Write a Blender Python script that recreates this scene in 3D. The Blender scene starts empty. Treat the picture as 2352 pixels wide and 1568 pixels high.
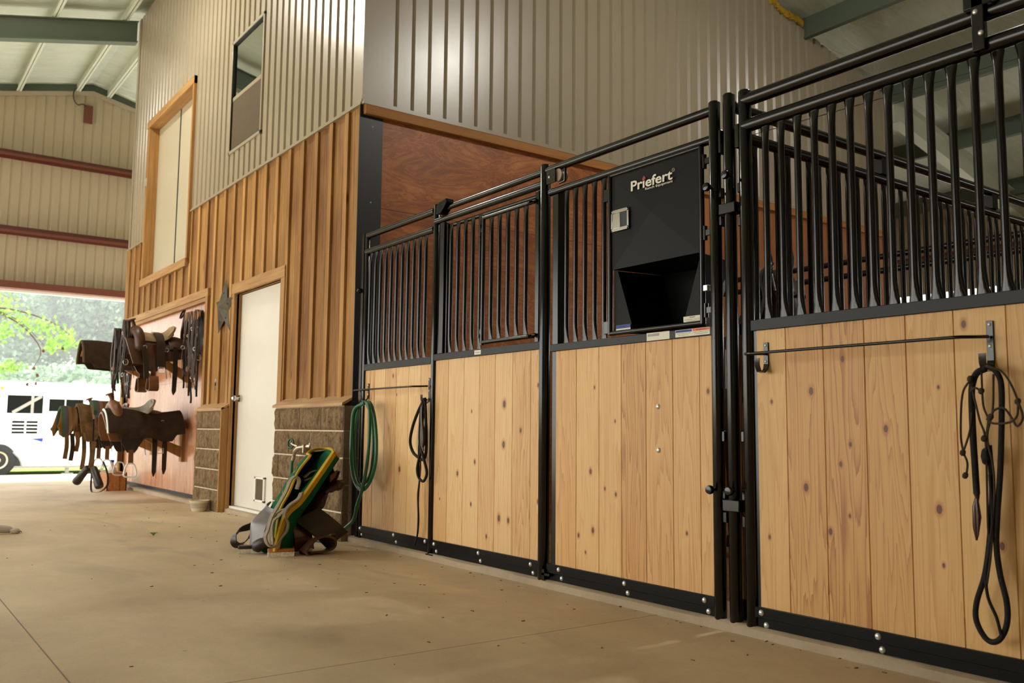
import bpy, bmesh, math, random
from mathutils import Vector, Matrix, noise
PI = math.pi
SC = bpy.context.scene
COL = SC.collection
rnd = random.Random(7)

# ---------------------------------------------------------------- mesh building
class MB:
    """collects vertices and faces, build() links them as one mesh object"""
    def __init__(s): s.v = []; s.f = []; s.m = []; s.mi = 0
    def add(s, vs, fs):
        o = len(s.v); s.v += [tuple(p) for p in vs]
        for f in fs: s.f.append(tuple(i + o for i in f)); s.m.append(s.mi)
        return s
    def box(s, x0, x1, y0, y1, z0, z1):
        return s.add([(x0,y0,z0),(x1,y0,z0),(x1,y1,z0),(x0,y1,z0),(x0,y0,z1),(x1,y0,z1),(x1,y1,z1),(x0,y1,z1)],
                     [(0,3,2,1),(4,5,6,7),(0,1,5,4),(1,2,6,5),(2,3,7,6),(3,0,4,7)])
    def obox(s, c, ax, ay, az):
        c, ax, ay, az = map(Vector, (c, ax, ay, az)); P = []
        for k in (-1, 1):
            for a, b in ((-1,-1),(1,-1),(1,1),(-1,1)): P.append(c + ax*a + ay*b + az*k)
        return s.add(P, [(0,3,2,1),(4,5,6,7),(0,1,5,4),(1,2,6,5),(2,3,7,6),(3,0,4,7)])
    def quad(s, a, b, c, d): return s.add([a,b,c,d], [(0,1,2,3)])
    def rings(s, R, cap=True, closed=False):
        n = len(R[0]); vs = [p for r in R for p in r]; fs = []
        m = len(R)
        for i in range(m if closed else m-1):
            j = (i+1) % m
            for k in range(n):
                l = (k+1) % n; fs.append((i*n+k, i*n+l, j*n+l, j*n+k))
        if cap and not closed:
            fs.append(tuple(range(n-1, -1, -1))); fs.append(tuple((m-1)*n+k for k in range(n)))
        return s.add(vs, fs)
    def tube(s, path, r, n=10, closed=False, cap=True, dome=False):
        P = [Vector(p) for p in path]; m = len(P)
        rr = list(r) if isinstance(r, (list, tuple)) else [r]*m
        if dome and not closed:
            d0 = (P[0]-P[1]).normalized(); d1 = (P[-1]-P[-2]).normalized()
            P = [P[0]+d0*rr[0]*.35, P[0]+d0*rr[0]*.25] + P + [P[-1]+d1*rr[-1]*.25, P[-1]+d1*rr[-1]*.35]
            rr = [rr[0]*.45, rr[0]*.8] + rr + [rr[-1]*.8, rr[-1]*.45]; m = len(P)
        T = []
        for i in range(m):
            a = P[i-1] if (i or closed) else P[i]; b = P[(i+1) % m] if (i < m-1 or closed) else P[i]
            t = (b-a); T.append(t.normalized() if t.length > 1e-9 else Vector((0,0,1)))
        u = T[0].orthogonal().normalized(); R = []
        for i in range(m):
            u = (u - T[i]*u.dot(T[i])); u = u.normalized() if u.length > 1e-6 else T[i].orthogonal().normalized()
            w = T[i].cross(u)
            R.append([P[i] + (u*math.cos(2*PI*k/n) + w*math.sin(2*PI*k/n))*rr[i] for k in range(n)])
        return s.rings(R, cap, closed)
    def cyl(s, a, b, r, n=16, r2=None): return s.tube([a, b], [r, r if r2 is None else r2], n)
    def strap(s, path, wdir, w, t=.003, closed=False):
        """flat leather band: path of centres, width direction, width, thickness"""
        P = [Vector(p) for p in path]; m = len(P); W = Vector(wdir).normalized(); R = []
        ww = list(w) if isinstance(w, (list, tuple)) else [w]*m
        for i in range(m):
            a = P[i-1] if (i or closed) else P[i]; b = P[(i+1) % m] if (i < m-1 or closed) else P[i]
            T = (b-a).normalized(); X = (W - T*W.dot(T)); X = X.normalized() if X.length > 1e-4 else T.orthogonal().normalized()
            N = T.cross(X)
            R.append([P[i]+X*ww[i]/2+N*t/2, P[i]-X*ww[i]/2+N*t/2, P[i]-X*ww[i]/2-N*t/2, P[i]+X*ww[i]/2-N*t/2])
        return s.rings(R, True, closed)
    def prism(s, poly, d):
        """polygon of 3D points extruded by vector d"""
        n = len(poly); d = Vector(d); P = [Vector(p) for p in poly]
        return s.add(P + [p+d for p in P], [tuple(range(n-1,-1,-1)), tuple(range(n, 2*n))] + [(i,(i+1)%n,n+(i+1)%n,n+i) for i in range(n)])
    def lathe(s, prof, c, n=20, axis=(0,0,1)):
        A = Vector(axis).normalized(); u = A.orthogonal().normalized(); w = A.cross(u); c = Vector(c)
        R = [[c + A*h + (u*math.cos(2*PI*k/n) + w*math.sin(2*PI*k/n))*max(r,1e-5) for k in range(n)] for r, h in prof]
        return s.rings(R, True)
    def dome(s, c, nrm, r, h, n=10):
        return s.lathe([(r,0),(r*.9,h*.45),(r*.6,h*.82),(r*.2,h)], c, n, nrm)
    def grid(s, fn, nu, nv, flip=False):
        vs = [fn(i/nu, j/nv) for i in range(nu+1) for j in range(nv+1)]; fs = []
        for i in range(nu):
            for j in range(nv):
                a = i*(nv+1)+j; q = (a, a+nv+1, a+nv+2, a+1); fs.append(q[::-1] if flip else q)
        return s.add(vs, fs)
    def shell(s, fn, nu, nv, t):
        """grid sheet with thickness"""
        V = [[Vector(fn(i/nu, j/nv)) for j in range(nv+1)] for i in range(nu+1)]
        N = []
        for i in range(nu+1):
            N.append([])
            for j in range(nv+1):
                a = V[min(i+1,nu)][j]-V[max(i-1,0)][j]; b = V[i][min(j+1,nv)]-V[i][max(j-1,0)]
                n = a.cross(b); N[i].append(n.normalized() if n.length > 1e-9 else Vector((0,0,1)))
        top = [V[i][j]+N[i][j]*t/2 for i in range(nu+1) for j in range(nv+1)]
        bot = [V[i][j]-N[i][j]*t/2 for i in range(nu+1) for j in range(nv+1)]
        K = (nu+1)*(nv+1); fs = []
        I = lambda i, j: i*(nv+1)+j
        for i in range(nu):
            for j in range(nv):
                fs.append((I(i,j), I(i+1,j), I(i+1,j+1), I(i,j+1))); fs.append((K+I(i,j+1), K+I(i+1,j+1), K+I(i+1,j), K+I(i,j)))
        for i in range(nu):
            fs.append((I(i,0), K+I(i,0), K+I(i+1,0), I(i+1,0))); fs.append((I(i+1,nv), K+I(i+1,nv), K+I(i,nv), I(i,nv)))
        for j in range(nv):
            fs.append((I(0,j+1), K+I(0,j+1), K+I(0,j), I(0,j))); fs.append((I(nu,j), K+I(nu,j), K+I(nu,j+1), I(nu,j+1)))
        return s.add(top+bot, fs)
    def build(s, name, mats, parent=None, smooth=0, local=False, bevel=0, sub=0):
        me = bpy.data.meshes.new(name)
        off = Vector((0,0,0)) if local else Vector(ORG.get(parent.name, (0,0,0)) if parent else (0,0,0))
        me.from_pydata([Vector(p)-off for p in s.v], [], s.f)
        for m in (mats if isinstance(mats, (list, tuple)) else [mats]): me.materials.append(m)
        if any(s.m): me.polygons.foreach_set('material_index', s.m)
        bm = bmesh.new(); bm.from_mesh(me); bmesh.ops.recalc_face_normals(bm, faces=bm.faces); bm.to_mesh(me); bm.free()
        if smooth:
            me.polygons.foreach_set('use_smooth', [True]*len(me.polygons)); me.set_sharp_from_angle(angle=math.radians(smooth))
        me.update()
        o = bpy.data.objects.new(name, me); COL.objects.link(o)
        if parent: o.parent = parent; ORG[o.name] = ORG.get(parent.name, (0,0,0))
        if bevel:
            b = o.modifiers.new('bevel', 'BEVEL'); b.width = bevel; b.segments = 2; b.limit_method = 'ANGLE'; b.angle_limit = math.radians(40)
            me.polygons.foreach_set('use_smooth', [True]*len(me.polygons)); me.set_sharp_from_angle(angle=math.radians(50))
        if sub:
            q = o.modifiers.new('subdivision', 'SUBSURF'); q.levels = sub; q.render_levels = sub
            me.polygons.foreach_set('use_smooth', [True]*len(me.polygons))
        return o
ORG = {}
def thing(name, loc, label, cat, group=None, rot=None):
    o = bpy.data.objects.new(name, None); COL.objects.link(o); o.location = loc; ORG[o.name] = tuple(loc)
    o.empty_display_size = .1
    if rot is not None: o.rotation_euler = rot.to_euler() if isinstance(rot, Matrix) else rot
    o['label'] = label; o['category'] = cat
    if group: o['group'] = group
    return o
def tag(o, label, cat, group=None):
    o['label'] = label; o['category'] = cat
    if group: o['group'] = group
    return o
def setting(o, label=None):
    o['kind'] = 'structure'
    if label: o['label'] = label
    return o
def group_empty(name, loc, label=None):
    o = bpy.data.objects.new(name, None); COL.objects.link(o); o.location = loc; ORG[o.name] = tuple(loc); o['kind'] = 'structure'
    if label: o['label'] = label
    return o
def share(src, name, parent, dx=0, dy=0, dz=0):
    """another part with the same mesh"""
    c = bpy.data.objects.new(name, src.data); COL.objects.link(c); c.parent = parent
    c.location = (src.location.x+dx, src.location.y+dy, src.location.z+dz); ORG[c.name] = ORG[parent.name]
    return c
def copy_tree(root, loc, label, rotz=None):
    r = root.copy(); COL.objects.link(r); r.location = loc; r['label'] = label
    if rotz is not None: r.rotation_euler.z = rotz
    for ch in list(root.children):
        c = ch.copy(); COL.objects.link(c); c.parent = r
        for g in list(ch.children):
            d = g.copy(); COL.objects.link(d); d.parent = c
    return r
def spline(P, k=6, closed=False):
    """Catmull-Rom through the points"""
    P = [Vector(p) for p in P]; n = len(P); out = []
    for i in range(n if closed else n-1):
        p0 = P[i-1] if (i or closed) else P[0]*2-P[1]; p1 = P[i]; p2 = P[(i+1) % n]
        p3 = P[(i+2) % n] if (closed or i+2 < n) else P[-1]*2-P[-2]
        for j in range(k):
            t = j/k
            out.append(.5*((2*p1)+(p2-p0)*t+(2*p0-5*p1+4*p2-p3)*t*t+(-p0+3*p1-3*p2+p3)*t**3))
    if not closed: out.append(P[-1])
    return out

# ---------------------------------------------------------------- materials
def lin(c):
    return tuple((x/255/12.92 if x/255 <= .04045 else ((x/255+.055)/1.055)**2.4) for x in c) + (1,)
class NT:
    """small helper around a node tree"""
    def __init__(s, name):
        s.m = bpy.data.materials.new(name); s.m.use_nodes = True; s.t = s.m.node_tree; s.n = s.t.nodes; s.l = s.t.links
        s.b = s.n['Principled BSDF']
    def node(s, kind, **kw):
        o = s.n.new(kind)
        for k, v in kw.items():
            if k.startswith('i_'): s.put(o.inputs[int(k[2:])] if k[2:].isdigit() else o.inputs[k[2:].replace('_', ' ')], v)
            else: setattr(o, k, v)
        return o
    def put(s, sock, v):
        if isinstance(v, bpy.types.NodeSocket): s.l.new(v, sock)
        elif isinstance(v, bpy.types.Node): s.l.new(v.outputs[0], sock)
        else: sock.default_value = v
    def math(s, op, a, b=0.0, c=None, clamp=False):
        o = s.node('ShaderNodeMath', operation=op); o.use_clamp = clamp
        s.put(o.inputs[0], a); s.put(o.inputs[1], b)
        if c is not None: s.put(o.inputs[2], c)
        return o.outputs[0]
    def pos(s): return s.node('ShaderNodeNewGeometry').outputs['Position']
    def obj(s): return s.node('ShaderNodeTexCoord').outputs['Object']
    def sep(s, v): return s.node('ShaderNodeSeparateXYZ', i_0=v).outputs
    def comb(s, x, y, z): return s.node('ShaderNodeCombineXYZ', i_0=x, i_1=y, i_2=z).outputs[0]
    def scale(s, v, k, off=(0,0,0)):
        o = s.node('ShaderNodeMapping'); s.put(o.inputs[0], v); o.inputs['Location'].default_value = off; o.inputs['Scale'].default_value = k; return o.outputs[0]
    def noise(s, v, sc, det=4, rough=.55, dist=0, out=0):
        o = s.node('ShaderNodeTexNoise'); s.put(o.inputs['Vector'], v); o.inputs['Scale'].default_value = sc; o.inputs['Detail'].default_value = det
        o.inputs['Roughness'].default_value = rough; o.inputs['Distortion'].default_value = dist; return o.outputs[out]
    def ramp(s, f, stops):
        o = s.node('ShaderNodeValToRGB'); s.put(o.inputs[0], f); e = o.color_ramp.elements
        while len(e) < len(stops): e.new(.5)
        for k, (p, c) in enumerate(stops):
            e[k].position = p; e[k].color = c if len(c) == 4 else tuple(c)+(1,)
        return o.outputs[0]
    def step(s, x, a, b):
        o = s.node('ShaderNodeMapRange', interpolation_type='SMOOTHSTEP'); s.put(o.inputs[0], x); o.inputs[1].default_value = a; o.inputs[2].default_value = b
        return o.outputs[0]
    def mix(s, f, a, b, blend='MIX'):
        o = s.node('ShaderNodeMix', data_type='RGBA', blend_type=blend); s.put(o.inputs[0], f); s.put(o.inputs[6], a); s.put(o.inputs[7], b); return o.outputs[2]
    def bump(s, h, st=.3, d=.01):
        o = s.node('ShaderNodeBump'); o.inputs['Strength'].default_value = st; o.inputs['Distance'].default_value = d; s.put(o.inputs['Height'], h)
        s.l.new(o.outputs[0], s.b.inputs['Normal']); return o
    def fin(s, col=None, rough=None, metal=None, spec=None, coat=None):
        if col is not None: s.put(s.b.inputs['Base Color'], col)
        if rough is not None: s.put(s.b.inputs['Roughness'], rough)
        if metal is not None: s.put(s.b.inputs['Metallic'], metal)
        if spec is not None: s.put(s.b.inputs['Specular IOR Level'], spec)
        if coat is not None: s.put(s.b.inputs['Coat Weight'], coat)
        return s.m
def simple(name, c, rough=.5, metal=0, spec=.5, var=.12, nsc=12, bump=0, bsc=60, coat=None):
    t = NT(name); p = t.obj(); n = t.noise(p, nsc)
    a = lin(c); d = tuple(x*(1-var) for x in a[:3])+(1,); e = tuple(min(1, x*(1+var)) for x in a[:3])+(1,)
    t.fin(t.ramp(n, [(.3, d), (.7, e)]), rough, metal, spec, coat)
    if bump: t.bump(t.noise(p, bsc), bump, .004)
    return t.m
def board_tone(t, coord, seams, lo=.86, hi=1.1):
    """a slightly different tone for every board between the seams"""
    o = t.node('ShaderNodeValToRGB'); o.color_ramp.interpolation = 'CONSTANT'
    a, b = seams[0], seams[-1]
    t.put(o.inputs[0], t.math('DIVIDE', t.math('SUBTRACT', coord, a), b-a))
    e = o.color_ramp.elements; r = random.Random(int(abs(a)*1000))
    while len(e) < len(seams)-1: e.new(.5)
    for k in range(len(seams)-1):
        e[k].position = (seams[k]-a)/(b-a) if k else 0
        v = r.random(); e[k].color = (v, r.random(), 0, 1)
    return o.outputs[0]
def pine(name, seams, knots, light=(228,192,134), dark=(208,160,98), deep=(168,110,52), gloss=.38):
    t = NT(name); P = t.sep(t.pos()); x, z = P[0], P[2]
    tone = t.node('ShaderNodeSeparateColor', i_0=board_tone(t, x, seams)).outputs
    kd = None; pull = None
    for kx, kz, kr in knots:
        dx = t.math('MULTIPLY', t.math('SUBTRACT', x, kx), 1.6/kr); dz = t.math('MULTIPLY', t.math('SUBTRACT', z, kz), 1.0/kr)
        d = t.math('SQRT', t.math('ADD', t.math('MULTIPLY', dx, dx), t.math('MULTIPLY', dz, dz)))
        g = t.math('DIVIDE', t.math('MULTIPLY', dx, .012), t.math('ADD', t.math('MULTIPLY', t.math('MULTIPLY', dz, dz), .25), t.math('ADD', t.math('MULTIPLY', dx, dx), .6)))
        kd = d if kd is None else t.math('MINIMUM', kd, d); pull = g if pull is None else t.math('ADD', pull, g)
    gx = t.math('SUBTRACT', x, pull) if pull else x
    v = t.comb(t.math('ADD', gx, t.math('MULTIPLY', tone[1], 9.0)), 0.0, t.math('ADD', z, t.math('MULTIPLY', tone[0], 7.0)))
    big = t.noise(t.scale(v, (10, 1, .55)), 1.0, 2, .45, .25)
    rings = t.math('FRACT', t.math('MULTIPLY', t.math('ADD', big, t.math('MULTIPLY', t.noise(t.scale(v, (60, 1, .9)), 1.0, 2), .09)), 17.0))
    fine = t.noise(t.scale(v, (330, 1, 4)), 1.0, 3, .6)
    rr = t.math('ADD', t.math('MULTIPLY', t.math('POWER', rings, 1.8), .5), t.math('MULTIPLY', fine, .42))
    rr = t.math('ADD', rr, t.math('MULTIPLY', t.math('SUBTRACT', tone[0], .5), .75))
    col = t.ramp(rr, [(.1, lin(light)), (.72, lin(dark)), (1.15 if False else 1.0, lin(deep))])
    col = t.mix(t.math('MULTIPLY', t.noise(t.scale(v, (5, 1, 1.6)), 1.0, 2), .35), col, lin((205,150,84)), 'MIX')
    if kd is not None:
        kring = t.math('MULTIPLY', t.math('SUBTRACT', 1.0, t.step(kd, .8, 2.3)), .6)
        col = t.mix(kring, col, lin((168,96,34)))
        col = t.mix(t.math('SUBTRACT', 1.0, t.step(kd, .75, 1.05)), col, t.ramp(t.noise(v, 400), [(.3, lin((64,30,10))), (.7, lin((128,70,26)))]))
    t.fin(col, t.math('ADD', gloss, t.math('MULTIPLY', fine, .18)), 0, .5)
    t.bump(t.math('ADD', t.math('MULTIPLY', rings, .4), fine), .12, .002)
    return t.m
def rough_wood(name, ax=0, light=(196,142,78), dark=(150,96,42), pitch=.276, off=0.0):
    """rough sawn boards standing upright, tone changes with each board"""
    t = NT(name); P = t.sep(t.pos()); x, z = P[ax], P[2]
    idx = t.math('FLOOR', t.math('DIVIDE', t.math('ADD', x, off), pitch))
    w = t.node('ShaderNodeTexWhiteNoise', noise_dimensions='1D'); t.put(w.inputs['W'], idx)
    v = t.comb(t.math('ADD', x, t.math('MULTIPLY', w.outputs[0], 5.0)), P[1] if ax == 0 else P[0], t.math('ADD', z, t.math('MULTIPLY', w.outputs[0], 11.0)))
    g = t.noise(t.scale(v, (45, 45, 1.6)), 1.0, 4, .6, .3); s = t.noise(t.scale(v, (6, 6, 60)), 1.0, 2); blot = t.noise(t.scale(v, (4, 4, 1.3)), 1.0, 3)
    f = t.math('ADD', t.math('ADD', t.math('MULTIPLY', g, .6), t.math('MULTIPLY', blot, .45)), t.math('MULTIPLY', t.math('SUBTRACT', w.outputs[0], .5), .22))
    col = t.ramp(f, [(.36, lin(dark)), (.74, lin(light))])
    kn = t.node('ShaderNodeTexVoronoi', feature='F1'); t.put(kn.inputs['Vector'], t.scale(v, (7, 7, 1.7))); kn.inputs['Scale'].default_value = 1
    col = t.mix(t.math('SUBTRACT', 1.0, t.step(kn.outputs['Distance'], .05, .13)), col, lin((104,58,26)))
    t.fin(col, .72, 0, .3); t.bump(t.math('ADD', g, t.math('MULTIPLY', s, .5)), .35, .004)
    return t.m
def clean_wood(name, c=(206,160,98), d=(172,118,60), along=0):
    t = NT(name); p = t.pos(); k = [38, 38, 38]; k[along] = 1.8
    g = t.noise(t.scale(p, tuple(k)), 1.0, 4, .6, .4)
    t.fin(t.ramp(g, [(.3, lin(d)), (.72, lin(c))]), .62, 0, .35); t.bump(g, .2, .003); return t.m
def painted_metal(name, c, rough=.32, dirt=.06, spec=.5):
    t = NT(name); p = t.pos(); n = t.noise(p, 1.3, 4); a = lin(c)
    t.fin(t.ramp(n, [(.3, tuple(v*(1-dirt) for v in a[:3])+(1,)), (.7, a)]), t.math('ADD', rough, t.math('MULTIPLY', t.noise(p, 5), .06)), 0, spec)
    t.bump(t.noise(t.scale(p, (3, 3, .5)), 1.0, 2), .08, .02)
    return t.m
M = {}
M['pine1'] = pine('pine_boards_one', [-5.69,-5.521,-5.369,-5.216,-5.051,-4.897,-4.77], [(-5.148,.525,.02),(-5.205,1.007,.008),(-5.26,1.133,.014),(-5.6,.62,.01)])
M['pine2'] = pine('pine_boards_two', [-4.73,-4.571,-4.4,-4.238,-4.082,-3.918,-3.756,-3.66], [(-3.993,.924,.022),(-3.996,.704,.02),(-3.841,.781,.014),(-4.276,.601,.013),(-4.315,.888,.009),(-4.456,.528,.015),(-4.31,.361,.012),(-4.033,.305,.02),(-3.946,.3,.016),(-4.151,.196,.012),(-3.691,1.016,.012),(-3.687,.418,.013),(-4.648,.369,.008)])
M['pine3'] = pine('pine_boards_three', [-3.55,-3.385,-3.218,-3.063,-2.902,-2.738,-2.583,-2.5], [(-3.278,.589,.014),(-3.261,.312,.015),(-3.176,.513,.009),(-3.101,.491,.011),(-3.105,.828,.008),(-3.366,.279,.012),(-3.314,.204,.008),(-2.663,.356,.009),(-2.537,.951,.012),(-3.25,.991,.008)], (228,184,118), (204,150,80), (160,102,42))
M['pine4'] = pine('pine_boards_four', [-2.33,-2.147,-1.982,-1.815,-1.659,-1.493,-1.327,-1.15,-.98,-.82,-.65], [(-1.902,1.048,.013),(-2.037,.937,.016),(-1.741,.799,.014),(-1.879,.743,.01),(-1.92,.672,.011),(-2.068,.581,.017),(-1.889,.491,.008),(-1.969,.429,.014),(-1.562,.539,.017),(-1.554,.361,.008),(-1.55,.935,.007),(-2.216,.901,.009),(-2.237,.383,.009),(-1.459,1.135,.014),(-1.368,.442,.014),(-1.05,.8,.014),(-.9,.5,.012)], (224,180,110), (202,150,78), (156,96,38))
M['batten'] = rough_wood('rough_sawn_boards', 0, (182,138,78), (112,72,32), .276, 6.04)
M['strip'] = rough_wood('batten_strips', 0, (196,152,92), (138,96,48), .276, 6.18)  # lighter than the boards, painting in the lit batten fronts
M['trimwood'] = clean_wood('pale_trim_wood', (186,146,94), (150,106,58), 0)
M['trimwood_v'] = clean_wood('pale_trim_wood_upright', (178,134,78), (142,98,48), 2)
M['capwood'] = clean_wood('cap_board_wood', (196,160,116), (160,120,78), 0)
M['trimwood_y'] = clean_wood('header_trim_wood', (178,120,56), (148,96,40), 1)
def plywood(name, ax, c, d, red, rough, streak):
    t = NT(name); P = t.sep(t.pos()); u = P[ax]; z = P[2]
    if streak: v = t.comb(t.math('MULTIPLY', u, 9.0), 0.0, t.math('MULTIPLY', z, .8))
    else: v = t.comb(t.math('MULTIPLY', u, 1.1), 0.0, t.math('MULTIPLY', z, 3.4))
    a = t.noise(v, 1.0, 5, .6, 1.6); rr = t.math('FRACT', t.math('MULTIPLY', a, 9.0)); b = t.noise(t.comb(t.math('MULTIPLY', u, 3.0), 0.0, t.math('MULTIPLY', z, 2.0)), 1.0, 3)
    f = t.math('ADD', t.math('MULTIPLY', a, .55), t.math('ADD', t.math('MULTIPLY', rr, .22), t.math('MULTIPLY', b, .3)))
    col = t.ramp(f, [(.3, lin(d)), (.56, lin(c)), (.8, lin(red))])
    vo = t.node('ShaderNodeTexVoronoi', feature='F1'); t.put(vo.inputs['Vector'], t.comb(t.math('MULTIPLY', u, 4.0), 0.0, t.math('MULTIPLY', z, 4.0))); vo.inputs['Scale'].default_value = 1
    col = t.mix(t.math('SUBTRACT', 1.0, t.step(vo.outputs['Distance'], .02, .04)), col, lin((50,26,14)))
    seam = t.math('ABSOLUTE', t.math('SUBTRACT', z, 2.40 if not streak else 1.28))
    col = t.mix(t.math('SUBTRACT', .8, t.math('MULTIPLY', t.step(seam, .002, .004), .8)), col, lin((60,30,16)))
    t.fin(col, t.math('ADD', rough-.08, t.math('MULTIPLY', a, .25)), 0, .6 if streak else .4); t.bump(a, .35 if streak else .15, .008)
    return t.m
M['ply_red'] = plywood('stained_plywood', 1, (164,96,46), (118,64,28), (200,130,72), .42, False)
M['ply_tack'] = plywood('varnished_plywood', 0, (192,132,92), (146,84,52), (232,186,152), .26, True)
M['siding'] = painted_metal('tan_painted_siding', (160,147,124), .28, .06, .7)
M['siding_in'] = painted_metal('tan_siding_inside', (168,152,124), .5)
M['girt'] = painted_metal('red_oxide_steel', (98,48,30), .5)
M['frame_steel'] = painted_metal('grey_green_primer_steel', (92,104,88), .55)
M['purlin'] = painted_metal('pale_purlin_steel', (196,202,184), .5)
M['black'] = painted_metal('black_powder_coat', (6,7,6), .17, .1, .5)
M['black_flat'] = painted_metal('black_powder_coat_sheet', (10,11,10), .4, .08, .12)
M['black_ch'] = painted_metal('black_powder_coat_channel', (8,9,8), .28, .08, .18)
M['steel_plate'] = painted_metal('dark_steel_plate', (30,28,28), .38, .15)
M['galv'] = simple('zinc_bolt', (214,214,206), .3, .55, .5)
M['chrome'] = simple('polished_chrome', (200,200,196), .16, 1.0, .5, .03)
M['white_door'] = simple('white_painted_door', (216,210,196), .42, 0, .5, .03, 2)
M['white_pl'] = simple('white_plastic', (230,226,214), .4, 0, .5, .03)
M['offwhite_door'] = simple('cream_loft_door', (186,176,152), .5, 0, .5, .03, 2)
M['dark_gap'] = simple('dark_rubber_and_shade', (30,34,34), .6)  # rubber parts, and the dark colour standing in for shade in gaps
M['brown_leather'] = simple('brown_leather', (74,46,28), .42, 0, .5, .35, 9, .35, 120)
M['tan_leather'] = simple('tan_leather', (112,70,36), .45, 0, .5, .3, 9, .3, 120)
M['dark_leather'] = simple('dark_leather', (40,28,21), .4, 0, .5, .35, 9, .35, 120)
M['red_leather'] = simple('oxblood_leather', (62,26,18), .26, 0, .6, .3, 6, .15, 60)
M['suede'] = simple('suede_seat', (176,150,114), .85, 0, .2, .15, 20, .2, 200)
M['fleece'] = simple('sheepskin_fleece', (188,182,168), .95, 0, .1, .3, 60, .9, 180)
M['felt'] = simple('dark_brown_felt_pad', (56,43,32), .95, 0, .1, .25, 14, .5, 260)
M['felt_trim'] = simple('pad_wear_leather', (84,66,46), .8, 0, .2, .25, 9, .2, 90)
M['green_felt'] = simple('green_felt', (22,92,62), .93, 0, .1, .14, 12, .5, 260)
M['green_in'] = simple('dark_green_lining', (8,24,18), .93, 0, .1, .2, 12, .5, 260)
M['yellow_edge'] = simple('yellow_binding', (196,156,44), .8, 0, .2, .12, 12, .3, 200)
M['web'] = simple('grey_cotton_webbing', (150,138,118), .9, 0, .1, .12, 40, .5, 300)
M['wear_leather'] = simple('grey_wear_leather', (120,112,108), .3, 0, .6, .25, 5, .1, 60)
M['hose'] = simple('green_hose_rubber', (28,96,66), .4, 0, .5, .15, 8)
M['brass'] = simple('nickel_faucet_metal', (180,170,146), .25, .9)
M['green_paint'] = simple('green_handle_paint', (30,72,50), .45)
M['rope'] = simple('black_braided_rope', (24,20,18), .7, 0, .3, .3, 60, .5, 300)
M['cord'] = simple('grey_brown_cord', (66,56,44), .8, 0, .2, .2, 60, .5, 300)
M['star'] = simple('dull_zinc_star', (96,90,78), .5, .55, .5, .25, 14)
M['rubber'] = simple('tyre_rubber', (38,38,38), .8)
M['alu'] = simple('trailer_white_skin', (236,238,236), .35, 0, .5, .02, 2)
M['rail_grey'] = simple('trailer_rail_grey', (150,148,140), .5)
M['glass_dark'] = simple('tinted_trailer_glass', (12,16,15), .4, 0, .15, .05)
M['amber'] = simple('amber_lens', (236,150,60), .3)
M['label_white'] = simple('label_white', (226,222,204), .5, 0, .4, .02)
M['label_black'] = simple('label_black', (20,20,20), .5, 0, .4, .02)
M['label_blue'] = simple('label_blue', (34,56,140), .5, 0, .4, .03)
M['label_orange'] = simple('label_orange', (232,108,24), .5, 0, .4, .03)
M['label_red'] = simple('label_red', (170,34,28), .5, 0, .4, .03)
M['label_grey'] = simple('label_grey', (150,148,138), .5, 0, .4, .03)
M['nylon'] = simple('nylon_wheel', (150,132,108), .5)
M['crate_wood'] = clean_wood('crate_wood', (186,124,62), (150,92,42), 0)
# concrete floor
def concrete(name, base, dark, saw=True):
    t = NT(name); p = t.pos(); P = t.sep(p)
    a = t.noise(t.scale(p, (1.0, 1.3, 1)), 1.1, 6, .6, .4); b = t.noise(p, 9, 5, .65); c = t.noise(p, 70, 3, .6); big = t.noise(t.scale(p, (.25, .9, 1)), 1.0, 3, .5, .5)
    f = t.math('ADD', t.math('ADD', t.math('MULTIPLY', a, .5), t.math('MULTIPLY', b, .2)), t.math('ADD', t.math('MULTIPLY', c, .12), t.math('MULTIPLY', big, .3)))
    col = t.ramp(f, [(.4, lin(dark)), (.66, lin(base))])
    tr = t.step(t.noise(t.scale(p, (.7, 1.6, 1), (3, 8, 0)), 1.0, 3, .5, 1.0), .56, .7)
    col = t.mix(t.math('MULTIPLY', tr, .3), col, lin((124,112,96)))
    vo = t.node('ShaderNodeTexVoronoi', feature='F1'); t.put(vo.inputs['Vector'], t.scale(p, (1, 1, .01))); vo.inputs['Scale'].default_value = 4.6
    sp = t.math('SUBTRACT', 1.0, t.step(t.math('ADD', vo.outputs['Distance'], t.math('MULTIPLY', t.noise(p, 60, 2), .06)), .05, .085))
    wn = t.node('ShaderNodeTexWhiteNoise', noise_dimensions='3D'); t.put(wn.inputs['Vector'], vo.outputs['Position'])
    sp = t.math('MULTIPLY', sp, t.math('LESS_THAN', wn.outputs[0], .3))
    col = t.mix(t.math('MULTIPLY', sp, .6), col, lin((84,62,42)))
    if saw:
        g1 = t.math('ABSOLUTE', t.math('ADD', P[1], 2.285)); g2 = t.math('ABSOLUTE', t.math('ADD', P[0], 2.81)); g3 = t.math('ABSOLUTE', t.math('ADD', P[0], 8.9))
        g = t.math('MINIMUM', g1, t.math('MINIMUM', g2, g3)); g = t.math('SUBTRACT', 1.0, t.step(t.math('ADD', g, t.math('MULTIPLY', b, .001)), .0018, .0045))
        col = t.mix(t.math('MULTIPLY', g, .75), col, lin((70,52,36)))
    t.fin(col, t.math('ADD', .5, t.math('MULTIPLY', b, .3)), 0, .4); t.bump(t.math('ADD', t.math('MULTIPLY', a, .6), t.math('MULTIPLY', c, .3)), .2, .006)
    return t.m
M['floor'] = concrete('dusty_concrete', (210,188,152), (176,152,118))
M['curb'] = concrete('rough_concrete_curb', (178,158,128), (140,120,94), False)
M['dirt'] = simple('stall_bedding', (120,92,60), .95, 0, .1, .3, 6, .6, 30)
M['gravel'] = simple('pale_gravel', (214,206,188), .9, 0, .2, .12, 3, .5, 40)
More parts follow.
